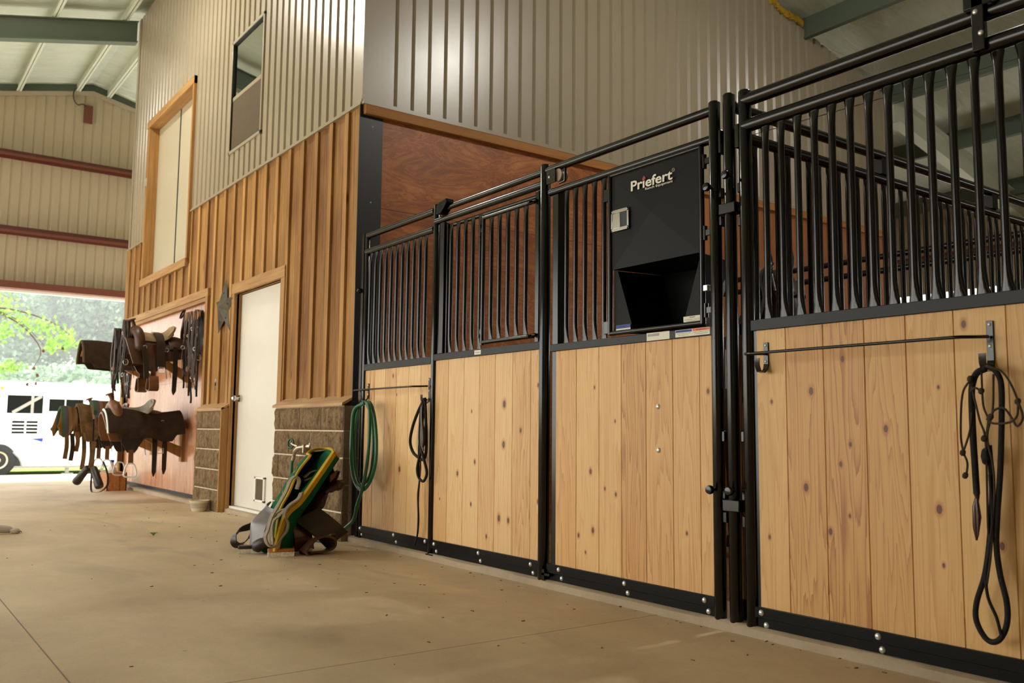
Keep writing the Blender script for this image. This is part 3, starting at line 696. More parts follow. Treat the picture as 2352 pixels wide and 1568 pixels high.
# panel 1
p1 = thing('stall_panel', (-5.2, 0, .04), 'black barred stall panel with the green hose, next to the block wainscot', 'stall panel', 'stall front panels')
f = MB(); f.box(-5.735, -5.7, -.02, .03, .04, 2.17); f.build('wall_channel', M['black'], p1, bevel=.002)
post(p1, -5.68, .04, 2.165, .02)
rail(p1, -5.68, -4.765, 2.151, .0225); rail(p1, -5.69, -4.765, 2.035, .0225)
bars(p1, [-5.628+.0757*k for k in range(11)], 1.228, 2.018)
channel(p1, -5.7, -4.765, 1.186, 1.231, 'middle_channel', -.014)
board_panel(p1, [-5.69,-5.521,-5.369,-5.216,-5.051,-4.897,-4.775], .1, 1.19, M['pine1'])
kick(p1, -5.7, -4.765, [(-5.66,.103),(-5.185,.104),(-4.79,.104)], [(-5.65,.062),(-5.165,.062)])
f = MB(); f.dome((-5.74, -.02, 1.76), (0, -1, 0), .018, .03, 12); f.build('stop_knob', M['black'], p1, smooth=50)
# panel 2, sliding door
p2 = thing('stall_door', (-4.2, 0, .04), 'black barred sliding stall door with a hinged head window and pale boards', 'stall door', 'stall front panels')
post(p2, -4.742, .03, 2.19, .0225); post(p2, -3.645, .02, 2.185, .029)
rail(p2, -4.62, -3.2, 2.147, .0185, -.0)
rail(p2, -4.742, -3.66, 2.079, .021, -.004); rail(p2, -4.7, -3.68, 2.030, .0125, .012)
f = MB(); f.box(-4.672, -4.622, -.02, .02, 1.24, 2.055); f.build('stile', M['black'], p2, bevel=.004)
f = MB(); f.box(-4.61, -4.597, -.01, .02, 1.24, 2.04); f.build('stile', M['black'], p2, bevel=.003)
bars(p2, [-4.57,-4.491,-4.411,-4.332,-4.252], 1.243, 2.03)
f = MB(); f.box(-3.715, -3.68, -.015, .02, 1.24, 2.05); f.build('stile', M['black'], p2, bevel=.004)
channel(p2, -4.75, -3.67, 1.203, 1.243, 'middle_channel', -.016)
board_panel(p2, [-4.72,-4.571,-4.4,-4.238,-4.082,-3.918,-3.756,-3.672], .1, 1.206, M['pine2'])
kick(p2, -4.72, -3.672, [(-4.684,.1),(-4.21,.1),(-3.731,.098)], [(-4.67,.058),(-4.2,.058),(-3.72,.056)])
f = MB(); f.box(-4.76, -4.68, -.03, .02, .03, .037); f.build('floor_guide', M['black'], p2)
# hinged head window
hw = MB(); hw.tube([(-4.205, -.012, 1.262), (-4.205, -.012, 2.0)], .0125, 12); hw.tube([(-4.205, -.012, 2.0), (-3.72, -.012, 2.0)], .0125, 12); hw.tube([(-4.205, -.012, 1.278), (-3.72, -.012, 1.278)], .0125, 12)
hw = hw.build('window_frame', M['black'], p2, smooth=50)
for x in (-4.124, -4.044, -3.963, -3.880, -3.797):
    f = bar_mesh(1.285, 1.995); c = f.build('window_bar', M['black'], hw, smooth=50, local=True); c.location = (x+4.2, -.012, -.04)
for z in (1.34, 1.93):
    f = MB(); f.cyl((-4.232, -.014, z-.035), (-4.232, -.014, z+.035), .011, 12); f.box(-4.235, -4.2, -.02, -.006, z-.012, z+.012); f.build('hinge', M['black'], p2, smooth=50)
for z in (1.281, 2.0):
    f = MB(); f.tube([(-3.76, -.026, z), (-3.69, -.026, z)], .008, 10, dome=True); f.tube([(-3.725, -.026, z), (-3.725, -.05, z-.01)], .007, 8, dome=True); f.build('slide_bolt', M['black'], p2, smooth=50)
# track hanger and roller
f = MB(); f.prism([(-4.695,-.04,2.112),(-4.69,-.04,2.155),(-4.66,-.04,2.178),(-4.575,-.04,2.19),(-4.572,-.04,2.165),(-4.6,-.04,2.135),(-4.64,-.04,2.108)], (0,.055,0)); f.build('track_bracket', M['black_flat'], p2, bevel=.002)
ro = MB(); ro.box(-3.6, -3.53, -.03, -.024, 2.06, 2.135); ro.tube([(-3.53,.0,2.06),(-3.485,.0,2.062),(-3.48,.0,2.125),(-3.5,.0,2.135),(-3.56,.0,2.137)], .007, 8); ro = ro.build('roller_bracket', M['black'], p2, smooth=40)
f = MB(); f.lathe([(.005,0),(.034,0),(.034,.006),(.026,.012),(.026,.03),(.034,.036),(.034,.042),(.005,.042)], (-3.525,-.016,2.098), 20, (0,1,0)); f.build('roller', M['nylon'], ro, smooth=40)
f = MB(); f.dome((-3.575,-.03,2.095), (0,-1,0), .008, .006, 10); f.build('roller_bolt', M['galv'], ro)
# brand sticker
def plate(name, x0, x1, z0, z1, y, mat, parent, t=.0006):
    f = MB(); f.box(x0, x1, y-t, y, z0, z1); return f.build(name, mat, parent)
FONT = None
def text(s, x, z, h, y, mat, parent, width=None, bold=0.0, name='lettering', al='LEFT', shear=0):
    """flat raised letters standing in the XZ plane, turned to the aisle"""
    cu = bpy.data.curves.new(name, 'FONT'); cu.body = s; cu.size = h/.7; cu.extrude = .0001; cu.offset = bold*h; cu.align_x = al; cu.shear = shear
    cu.resolution_u = 4
    o = bpy.data.objects.new(name, cu); COL.objects.link(o)
    bpy.context.view_layer.update(); d = o.dimensions.x
    k = (width/d) if width and d > 0 else 1
    dg = bpy.context.evaluated_depsgraph_get(); me = bpy.data.meshes.new_from_object(o.evaluated_get(dg)); bpy.data.objects.remove(o)
    org = ORG[parent.name]
    for v in me.vertices:
        c = v.co.copy(); v.co = (x + c.x*k - org[0], y - c.z - .0002 - org[1], z + c.y - org[2])
    me.materials.clear(); me.materials.append(mat)
    q = bpy.data.objects.new(name, me); COL.objects.link(q); q.parent = parent; ORG[q.name] = org; return q
st = plate('brand_sticker', -4.276, -4.21, 1.211, 1.236, -.0162, M['label_white'], p2)
text('Priefert', -4.268, 1.220, .008, -.0168, M['label_blue'], st, .05)

# panel 3 with the feed door
p3 = thing('stall_panel', (-3.0, 0, .04), 'black barred stall panel holding the closed black feeder, with amber striped boards', 'stall panel', 'stall front panels')
post(p3, -2.487, .025, 2.185, .0255)
rail(p3, -3.64, -2.49, 2.147, .021, 0); rail(p3, -3.6, -2.49, 2.022, .0195)
f = MB(); f.box(-3.585, -3.535, -.0, .045, .04, 2.02); f.build('stile', M['black'], p3, bevel=.005)
bars(p3, [-3.468,-3.398,-3.326,-3.254,-3.184], 1.222, 2.008)
channel(p3, -3.585, -2.505, 1.184, 1.221, 'middle_channel', -.014)
board_panel(p3, [-3.545,-3.385,-3.218,-3.063,-2.902,-2.738,-2.583,-2.507], .1, 1.19, M['pine3'])
kick(p3, -3.6, -2.505, [(-3.502,.1),(-3.033,.099),(-2.559,.098)], [(-3.49,.058),(-3.02,.058),(-2.545,.055)], .119)
bolts(p3, [(-2.826,.892),(-2.825,.700)], -.004, .0125)
f = MB(); f.box(-3.62, -3.56, -.03, .03, .06, .072); f.box(-3.62, -3.6, -.03, .03, .035, .09); f.build('floor_guide', M['black'], p3)
b_ = plate('barcode_sticker', -2.884, -2.744, 1.186, 1.2215, -.0142, M['label_white'], p3)
r = random.Random(3); x = -2.877
while x < -2.807:
    wd = r.choice((.0012, .0018, .003)); plate('barcode_line', x, x+wd, 1.205, 1.217, -.0148, M['label_grey'], b_, .0003) if False else None; x += wd+.0016
f = MB(); x = -2.877
while x < -2.807:
    wd = r.choice((.0012, .0018, .003)); f.box(x, x+wd, -.0152, -.0148, 1.205, 1.217); x += wd+.0014
f.build('barcode', M['label_grey'], b_)
s_ = plate('warning_sticker', -2.709, -2.514, 1.1885, 1.2195, -.0142, M['label_white'], p3)
plate('blue_band', -2.707, -2.613, 1.208, 1.218, -.0148, M['label_blue'], s_, .0003); plate('orange_band', -2.609, -2.516, 1.208, 1.218, -.0148, M['label_orange'], s_, .0003)
text('CAUTION', -2.686, 1.2105, .0055, -.0152, M['label_black'], s_, .05); text('WARNING', -2.59, 1.2105, .0055, -.0152, M['label_black'], s_, .055)
text('Always Hold or Handle', -2.700, 1.2015, .0032, -.0148, M['label_black'], s_, .08); text('Bars Separately', -2.69, 1.1945, .0032, -.0148, M['label_black'], s_, .055)
text('Failure To Follow Proper Use', -2.606, 1.2015, .0032, -.0148, M['label_black'], s_, .087); text('or Faulty Installation', -2.60, 1.1945, .0032, -.0148, M['label_black'], s_, .075)

# feeder
fd = thing('swing_feeder', (-2.84, 0, 1.23), 'black sheet steel swing-out feeder with chrome latch and open trough below', 'feeder')
f = MB(); f.tube([(-3.128, -.012, 1.235), (-3.128, -.012, 2.0)], .0125, 12); f.tube([(-2.553, -.012, 1.235), (-2.553, -.012, 2.0)], .0125, 12)
f.tube([(-3.128, -.012, 2.0), (-2.553, -.012, 2.0)], .009, 10); f.tube([(-3.128, -.012, 1.24), (-2.553, -.012, 1.24)], .011, 10); f.build('tube_frame', M['black'], fd, smooth=50)
f = MB(); cx, cz = -2.842, 1.77; Q = [(-3.112,1.542),(-2.566,1.542),(-2.566,1.992),(-3.112,1.992)]
for a, b in zip(Q, Q[1:]+Q[:1]): f.add([(a[0],-.014,a[1]),(b[0],-.014,b[1]),(cx,-.026,cz)], [(0,1,2)])
f.box(-3.112, -2.566, -.0135, .0, 1.542, 1.992); dr = f.build('door_sheet', M['black_flat'], fd)
# trough: angled cheeks, back sheet, slope
f = MB(); f.add([(-3.112,-.002,1.24),(-3.112,-.002,1.54),(-2.566,-.002,1.54),(-2.566,-.002,1.24),(-2.95,.25,1.24),(-3.06,.27,1.54),(-2.62,.27,1.54),(-2.73,.25,1.24)], [(0,4,5,1),(3,2,6,7),(4,7,6,5)])
f.quad((-3.112,-.002,1.542),(-2.566,-.002,1.542),(-2.62,.27,1.54),(-3.06,.27,1.54)); f.quad((-3.112,0,1.243),(-2.566,0,1.243),(-2.73,.25,1.243),(-2.95,.25,1.243))
f.build('trough', M['black_flat'], fd)
f = MB(); f.add([(-3.11,-.004,1.245),(-3.11,-.004,1.54),(-3.09,.0,1.54),(-2.985,.0,1.245)], [(0,3,2,1)]); f.build('cheek_plate', M['black_flat'], fd); f = MB(); f.add([(-2.568,-.004,1.245),(-2.568,-.004,1.54),(-2.585,.0,1.50),(-2.675,.0,1.245)], [(0,1,2,3)]); f.build('cheek_plate', M['black_flat'], fd)
f = MB(); f.box(-3.104,-2.984,-.030,-.0265,1.719,1.735); f.box(-3.104,-2.984,-.030,-.0265,1.806,1.822); f.box(-3.104,-3.094,-.030,-.0265,1.719,1.822); f.box(-2.996,-2.984,-.030,-.0265,1.719,1.822)
f.box(-3.094,-3.044,-.0285,-.0235,1.735,1.806); la = f.build('paddle_latch', M['chrome'], fd, bevel=.0012)
f = MB(); f.box(-3.044,-2.996,-.0266,-.0262,1.735,1.806); f.build('latch_pocket', M['dark_gap'], la)
for x, z in ((-3.096,1.728),(-2.992,1.728),(-3.096,1.814),(-2.992,1.814)):
    f = MB(); f.dome((x,-.030,z), (0,-1,0), .003, .0015, 8); f.build('rivet', M['galv'], la)
Y = -.0262
text('Priefert', -2.975, 1.892, .045, Y, M['label_white'], fd, .263, .03, 'brand_name')
text('Ranch Equipment', -2.879, 1.8775, .0105, Y, M['label_white'], fd, .171, .012, 'brand_line')
f = MB(); f.prism([(-2.8955,Y-.0006,1.934),(-2.885,Y-.0006,1.9465),(-2.8745,Y-.0006,1.934),(-2.885,Y-.0006,1.921)], (0,.0002,0)); f.build('red_diamond', M['label_red'], fd)
f = MB(); f.tube([(-2.702+.0072*math.cos(k*PI/12), Y-.0006, 1.931+.0072*math.sin(k*PI/12)) for k in range(24)], .0007, 4, True); f.build('registered_ring', M['label_white'], fd); text('R', -2.7045, 1.9282, .0055, Y, M['label_white'], fd, name='registered_mark')
l1 = plate('safety_sticker', -3.093, -2.996, 1.2415, 1.276, -.0075, M['label_white'], fd); plate('blue_band', -3.093, -2.996, 1.259, 1.276, -.008, M['label_blue'], l1, .0003); text('NOTICE', -3.066, 1.2635, .0065, -.0084, M['label_black'], l1, .045); text('Handle Bars Separately', -3.08, 1.249, .004, -.0082, M['label_black'], l1, .062)
l2 = plate('powder_coat_sticker', -2.667, -2.566, 1.2445, 1.2755, -.0075, M['label_white'], fd); text('Priefert', -2.632, 1.268, .005, -.0082, M['label_black'], l2, .032, .02); text('POWDER COATED', -2.66, 1.258, .006, -.0082, M['label_grey'], l2, .088); text('For Years Of Better Service', -2.65, 1.2525, .003, -.0082, M['label_grey'], l2, .068); text('Do Not Use With Acid Cleaners', -2.66, 1.2465, .003, -.0082, M['label_grey'], l2, .088)
for z in (1.29, 1.62, 1.93):
    f = MB(); f.cyl((-2.535,-.012,z-.03), (-2.535,-.012,z+.03), .01, 10); f.box(-2.56,-2.5,-.018,-.006,z-.012,z+.012); f.build('hinge', M['black'], fd, smooth=50)
for z in (1.27, 1.91):
    f = MB(); f.box(-3.17,-3.128,-.018,.0,z-.03,z+.03); f.build('catch', M['black'], fd, bevel=.002)
f = MB(); f.box(-2.535,-2.512,-.03,-.01,1.37,1.395); f.build('catch_pin', M['galv'], fd, bevel=.002)

# partition post with pins between the panels
mp = thing('partition_post', (-2.408, 0, .04), 'black round post with clamps between the feeder panel and the right stall door', 'post')
post(mp, -2.408, .02, 2.195, .0255)
for x in (-2.445, -2.368):
    f = MB(); f.tube([(x, .02, .9), (x, .02, 2.0)], .0075, 8); f.build('lock_rod', M['black'], mp, smooth=50)
f = MB(); f.tube([(-2.444, .018, .96), (-2.444, .018, 1.12)], .0135, 12); f.build('rod_grip', M['label_grey'], mp, smooth=50)
for z, hs in ((1.70, .028), (.49, .03)):
    f = MB(); f.box(-2.448, -2.362, -.029, .03, z-hs*.8, z+hs*.8); f.build('clamp', M['black'], mp, bevel=.004)
for x, z, h in ((-2.46,1.78,.02),(-2.355,1.78,.02),(-2.46,1.66,.02),(-2.355,1.64,.02),(-2.46,2.0,.05),(-2.365,2.0,.05),(-2.46,.765,.022),(-2.355,.765,.022),(-2.46,.535,.022),(-2.355,.535,.022),(-2.455,.44,.022),(-2.355,.43,.022)):
    f = MB(); f.box(x-.011, x+.011, -.008, .03, z-h, z+h); f.build('lug', M['black'], mp, bevel=.003)
for x, z in ((-2.482,1.80),(-2.382,1.83),(-2.485,.55),(-2.385,.55)):
    f = MB(); f.lathe([(.006,0),(.006,.02),(.017,.022),(.019,.032),(.015,.04),(.004,.042)], (x,-.03,z), 14, (0,-1,0)); f.build('pull_knob', M['black'], mp, smooth=50)

# panel 4
p4 = thing('stall_door', (-1.5, 0, .04), 'large nearest black barred stall door at the right edge, with knotty boards', 'stall door', 'stall front panels')
post(p4, -2.325, .025, 2.185, .0265); post(p4, -.62, .025, 2.185, .0265)
rail(p4, -2.325, -1.36, 2.139, .0275); rail(p4, -2.325, -.62, 2.03, .0275); rail(p4, -1.36, -.62, 2.139, .0275)
bars(p4, [-2.226+.0757*k for k in range(21)], 1.222, 2.008, .0132)
channel(p4, -2.316, -.62, 1.183, 1.226, 'middle_channel', -.014)
f = MB(); f.box(-2.3, -2.283, -.004, .03, .1, 1.19); f.build('stile', M['black'], p4)
board_panel(p4, [-2.285,-2.147,-1.982,-1.815,-1.659,-1.493,-1.327,-1.15,-.98,-.82,-.64], .1, 1.19, M['pine4'])
kick(p4, -2.305, -.62, [(-2.273,.095),(-1.786,.097),(-1.3,.097),(-.8,.097)], [(-2.258,.05),(-1.778,.053),(-1.29,.053)], .115)
f = MB(); f.box(-1.375, -1.335, -.045, -.02, 2.005, 2.19); f.box(-1.40, -1.31, -.045, .03, 2.15, 2.2); q = f.build('track_bracket', M['black'], p4, bevel=.003)
for x, z in ((-1.36,2.135),(-1.345,2.06)):
    f = MB(); f.dome((x,-.045,z), (0,-1,0), .009, .006, 12); f.build('bracket_bolt', M['galv'], q)

# partitions running back and the pipe rails behind
def partition(y0, y1, label):
    e = thing('stall_partition', (-2.42, y0, .04), label, 'stall partition')
    for z, r in ((2.150, .0245), (2.03, .0245)):
        f = MB(); f.tube([(-2.42, y0+.04, z), (-2.42, y1, z)], r, 14); f.build('rail', M['black'], e, smooth=50)
    n = int((y1-y0-.1)/.0757); bars(e, [y0+.1+.0757*k for k in range(n)], 1.222, 2.01, .0125, axis=1, fixed=-2.42)
    f = MB(); f.box(-2.44, -2.39, y0+.04, y1, 1.18, 1.225); f.build('middle_channel', M['black'], e)
    f = MB(); y = y0+.04
    while y < y1-.05: f.box(-2.434, -2.396, y+.001, min(y+.16, y1), .1, 1.18); y += .161
    f.build('board_panel', M['trimwood_v'], e)
    f = MB(); f.box(-2.44, -2.39, y0+.04, y1, .04, .12); f.build('kick_channel', M['black'], e)
    y = y0+1.14
    while y < y1:
        f = MB(); f.box(-2.445, -2.395, y-.03, y+.03, 2.05, 2.13); f.build('spacer', M['black'], e); y += 1.1
    return e
partition(0, 3.4, 'long barred stall partition running back from the clamp post')
def pipe_rail(y, x0, x1, label, xs):
    e = thing('pipe_rail', ((x0+x1)/2, y, .04), label, 'rail')
    for z in (2.14, 2.03):
        f = MB(); f.tube([(x0, y, z), (x1, y, z)], .024, 12); f.build('rail', M['black'], e, smooth=50)
    for x in xs: post(e, x, .036, 2.16, .025, y)
    f = MB(); f.box(x0, x1, y-.03, y+.02, 1.18, 1.225); f.build('middle_channel', M['black'], e)
    f = MB(); x = x0
    while x < x1-.05: f.box(x+.001, min(x+.16, x1), y-.02, y+.015, .1, 1.18); x += .161
    f.build('board_panel', M['trimwood_v'], e); return e
pipe_rail(3.43, -5.78, 3.0, 'double black pipe rail across the back of the stalls', (-5.5, -4.72, -2.42, -.6, 1.2))

# blanket bars
def blanket_bar(loc, label, x0, x1, z, hook_l):
    e = thing('blanket_bar', loc, label, 'blanket bar', 'blanket bars on the stall boards')
    f = MB()
    f.tube([(x0-.02, -.11, z), (x0+.02, -.112, z), (x1-.06, -.112, z), (x1-.04, -.108, z), (x1, -.02, z+.004)], .0055, 8, dome=True); f.tube([(x0-.02, -.11, z), (x0, -.01, z+.005)], .0055, 8); f.build('rod', M['black'], e, smooth=60)
    for xx, top, bot in ((x0, z+.05, z-.045), (x1, z+.055, z-.08)):
        f = MB(); f.box(xx-.011, xx+.011, -.010, -.0045, bot, top); br = f.build('bracket', M['black'], e, bevel=.0015)
        for zz in (top-.012, z-.025):
            f = MB(); f.dome((xx, -.010, zz), (0, -1, 0), .006, .004, 12); f.build('screw', M['galv'], br, smooth=60)
        f = MB(); b = bot; f.strap([(xx, -.008, b+.01), (xx, -.012, b-.01), (xx, -.03, b-.024), (xx, -.052, b-.02), (xx, -.062, b+.0), (xx, -.064, b+.03)], (1,0,0), .022, .004); f.build('hook', M['black'], br, smooth=50)
    return e
blanket_bar((-1.8, -.005, 1.08), 'black blanket bar on the knotty boards of the nearest door', -2.235, -1.375, 1.083, True)
blanket_bar((-5.2, -.005, 1.04), 'black blanket bar holding the green hose', -5.605, -4.785, 1.045, True)
# ================================================================= tack on the plywood bay
def part(root, name, mat, fn, **kw):
    f = MB(); fn(f); return f.build(name, mat, root, **kw)
def saddle(name, loc, rz, label, body, seatm, fend, k=1.0, fender_len=.32, stir='leather', stir_drop=.1, side_only=None):
    """western saddle; local +Y is the horn end, origin on the ridge of the rack"""
    e = thing(name, loc, label, 'saddle', 'western saddles on the rack', rot=(0, 0, rz))
    L = dict(local=True)
    def arch(s, a, b, y, lift=0.0): th = s*1.42; return (a*math.sin(th)*k, y*k, (b*(math.cos(th)-1)+lift)*k)
    def skirt(u, v):
        s = v*2-1; q = abs(s)**3; y0 = -.36+.07*q; y1 = .30-.06*q; y = y0+(y1-y0)*u
        return arch(s, .215, .30+.04*math.sin(y*5), y, .01+.035*(y/.36)**2)
    part(e, 'skirt', body, lambda f: f.shell(skirt, 16, 22, .018), smooth=60, **L)
    def jockey(u, v):
        s = (v*2-1)*.78; y = -.31+.17*u-.0*s; return arch(s, .228, .27, y, .05+.02*math.sin(u*3))
    part(e, 'rear_jockey', body, lambda f: f.shell(jockey, 6, 18, .01), smooth=60, **L)
    def seat(u, v):
        s = v*2-1; y = -.19+.36*u; w = .15-.075*u; dip = .075+.10*(1-u)**5+.035*u**2
        return (w*math.sin(s*1.35)*k, y*k, (dip+.12*(math.cos(s*1.35)-1))*k)
    part(e, 'seat', seatm, lambda f: f.shell(seat, 14, 14, .02), smooth=70, **L)
    def cantle(u, v):
        s = v*2-1; r = .165; z = .075+.115*u*(1-.35*s*s); y = -.17-.055*u-.0*s
        return (r*math.sin(s*1.3)*k, (y+.05*(1-math.cos(s*1.3)))*k, z*k - .03*abs(s)**3*k)
    part(e, 'cantle', seatm, lambda f: f.shell(cantle, 5, 16, .026), smooth=70, **L)
    part(e, 'fork', body, lambda f: f.tube(spline([(-.19*k,.17*k,-.13*k),(-.175*k,.175*k,.01*k),(-.12*k,.18*k,.085*k),(0,.185*k,.12*k),(.12*k,.18*k,.085*k),(.175*k,.175*k,.01*k),(.19*k,.17*k,-.13*k)],4), [.02*k]+[.055*k]*23+[.02*k], 12), smooth=70, **L)
    part(e, 'horn', body, lambda f: (f.tube([(0,.19*k,.14*k),(0,.205*k,.19*k),(0,.22*k,.225*k)], [.026*k,.019*k,.022*k], 12), f.lathe([(.02*k,0),(.042*k,.004*k),(.044*k,.014*k),(.03*k,.022*k),(.0,.024*k)], (0,.222*k,.222*k), 16, (0,.35,1))), smooth=60, **L)
    for s in (-1, 1):
        def fender(u, v):
            w = (.075+.06*math.sin(min(1,u*1.25)*PI))*(1 if u < .85 else 1-.5*(u-.85)/.15)
            return ((s*(.16+.075*min(1,u*2.2)))*k, ((v*2-1)*w+.035)*k, (-.0-.02-fender_len*u*1.0)*k - .02)
        fe = part(e, 'fender', fend, lambda f: f.shell(fender, 10, 6, .008), smooth=60, **L)
        zt = -.04-fender_len; x = s*.238*k; y = .035*k; zb = (zt-stir_drop)*k
        part(e, 'stirrup_strap', body, lambda f: f.strap([(x,y,zt*k+.03),(x,y,zb-.0)], (0,1,0), .05*k, .008), **L)
        if stir == 'leather':
            st = part(e, 'stirrup', M['tan_leather'], lambda f: f.strap(spline([(x-.03*k,y,zb),(x-.06*k,y,zb-.06*k),(x-.07*k,y,zb-.13*k),(x,y,zb-.15*k),(x+.07*k,y,zb-.13*k),(x+.06*k,y,zb-.06*k),(x+.03*k,y,zb)],3,True), (0,1,0), .10*k, .008, True), smooth=50, **L)
        else:
            st = part(e, 'stirrup', M['alu'], lambda f: f.tube(spline([(x,y-.03*k,zb),(x,y-.055*k,zb-.06*k),(x,y-.06*k,zb-.12*k),(x,y,zb-.135*k),(x,y+.06*k,zb-.12*k),(x,y+.055*k,zb-.06*k),(x,y+.03*k,zb)],3,True), .0085*k, 8, True), smooth=50, **L)
    # strings and rings on the side
    for (y, z) in ((-.27, -.06), (-.1, -.10), (.13, -.08)):
        for s in (-1, 1):
            part(e, 'concho_ring', M['galv'], lambda f: f.tube([(s*.232*k, y*k+.02*k*math.cos(a), z*k+.02*k*math.sin(a)) for a in [i*PI/6 for i in range(12)]], .003, 6, True), smooth=50, **L)
            part(e, 'saddle_string', fend, lambda f: f.tube(spline([(s*.235*k,y*k,z*k),(s*.24*k,(y+.01)*k,z*k-.15),(s*.238*k,(y-.012)*k,z*k-.30)],4), .0035, 6), smooth=50, **L)
    return e
def rack(x, z, y1, label):
    e = thing('saddle_rack', (x, -.0, z), label, 'saddle rack', 'wooden saddle racks on the plywood')
    for s in (-1, 1):
        part(e, 'top_board', M['trimwood_y'], lambda f: f.obox((x+s*.06, (y1+.03)/2, z-.05), (.07, 0, -.05*s), (0, abs(y1-.03)/2, 0), (.008*s*.6, 0, .008)))
    part(e, 'brace', M['trimwood_v'], lambda f: f.prism([(x-.02, .034, z-.42), (x-.02, .034, z-.30), (x-.02, y1+.18, z-.06), (x-.02, y1+.12, z-.09)], (.04, 0, 0)))
    part(e, 'wall_plate', M['trimwood_v'], lambda f: f.box(x-.045, x+.045, .0, .034, z-.45, z-.02))
    return e
rack(-9.87, 1.655, -.62, 'wooden wall rack under the upper dark saddle'); rack(-11.3, 1.70, -.78, 'wooden wall rack under the upper dark saddle pad')
rack(-10.0, .86, -.74, 'wooden wall rack under the lower saddle with the fleece seat'); rack(-11.2, .90, -.88, 'wooden wall rack under the striped blankets')
su = saddle('western_saddle', (-9.87, -.38, 1.675), PI, 'upper dark brown western saddle with a pale suede seat on the plywood', M['brown_leather'], M['suede'], M['red_leather'], .95, .30, 'leather', .06)
part(su, 'rear_billet', M['dark_leather'], lambda f: f.strap([(-.225,-.18,-.06),(-.235,-.185,-.3),(-.237,-.18,-.52),(-.237,-.175,-.56)], (0,1,0), [.05,.05,.045,.01], .006), local=True)
part(su, 'flank_cinch', M['dark_leather'], lambda f: f.strap(spline([(.02,-.03,.105),(-.13,-.03,.07),(-.225,-.03,-.03),(-.245,-.03,-.17),(-.246,-.04,-.29)],5), (0,1,0), .085, .008), smooth=60, local=True)
part(su, 'cinch_buckle', M['galv'], lambda f: f.tube([(-.252,-.07,-.28),(-.252,-.01,-.28),(-.252,-.01,-.34),(-.252,-.07,-.34)], .005, 8, True), smooth=50, local=True)
part(su, 'latigo', M['dark_leather'], lambda f: f.strap(spline([(-.238,.14,-.08),(-.252,.12,-.2),(-.25,.10,-.4)],5), (0,1,0), .05, .006), smooth=50, local=True)
sl = saddle('western_saddle', (-10.02, -.52, .89), PI, 'lower tan western saddle with a fleece seat behind the long felt pad', M['tan_leather'], M['fleece'], M['dark_leather'], .98, .34, 'metal', .12)
for q, (yy, ll) in enumerate(((-.30,.52),(-.20,.55))):
    part(sl, 'rear_billet', M['dark_leather'], lambda f: f.strap([(-.2,yy,-.2),(-.225,yy,-.35),(-.227,yy,-.55-.02*q),(-.227,yy+.003,-.60-.02*q)], (0,1,0), [.05,.05,.045,.01], .006), local=True)
part(sl, 'billet_buckle', M['galv'], lambda f: f.tube([(-.232,-.285,-.33),(-.232,-.225,-.33),(-.232,-.225,-.38),(-.232,-.285,-.38)], .004, 8, True), smooth=50, local=True)
# second fleece lined saddle front further left: fork of the blanket saddle
sb = saddle('western_saddle', (-11.18, -.50, .88), PI, 'far lower saddle half hidden under striped wool blankets', M['tan_leather'], M['brown_leather'], M['dark_leather'], .92, .34, 'metal', .14)

def pad(name, x, z, y0, y1, label, mat, a, b, t=.03, half=False, skew=.0, rag=0.0, edge=None, grp='saddle pads and blankets', cat='saddle pad', notch=False):
    e = thing(name, (x, (y0+y1)/2, z), label, cat, grp)
    def P(u, v):
        s = (v if half else v*2-1); y = y0+(y1-y0)*u; th = s*1.45; bb = b*(1+rag*noise.noise(Vector((u*3, s, x))))
        cn = (abs(s)**6)*.10*(1 if u < .12 or u > .88 else 0)
        if notch and s > .8: bb *= 1-.13*math.exp(-((u-.55)/.12)**2)
        return (x+a*math.sin(th), y+skew*(abs(s)**2), z+bb*(math.cos(th)-1)+cn*.6+.02*math.sin(u*PI*2+.5)*(1 if half else .4))
    part(e, 'pad_sheet', mat, lambda f: f.shell(P, 18, 18, t), smooth=60)
    if edge:
        part(e, 'edge_binding', edge, lambda f: f.tube([P(0, j/18) for j in range(19)], t*.6, 6), smooth=50)
    return e
pad('saddle_pad', -11.3, 1.76, -.80, -.08, 'upper dark felt saddle pad sticking out to the left beyond the saddle', M['felt'], .20, .36, .028, edge=M['felt_trim'])
pad('saddle_pad', -9.98, .945, -.80, -.04, 'long dark grey felt saddle pad hanging over the side of the lower saddle', M['felt'], .27, .34, .022, half=True, edge=M['alu'], notch=True)
pad('saddle_blanket', -11.2, .99, -1.0, -.80, 'brown and black striped wool blanket folded at the far left', M['blanket'], .2, .34, .03, rag=.4, skew=-.06, cat='blanket')
pad('saddle_blanket', -11.17, 1.02, -.84, -.62, 'folded olive canvas blanket beside the striped one', M['camo'], .23, .44, .03, rag=.3, skew=.03, cat='blanket')
pad('saddle_blanket', -11.1, 1.05, -.70, -.5, 'green striped wool blanket folded on top by the tan saddle fork', M['blanket'], .16, .2, .05, rag=.2, cat='blanket')

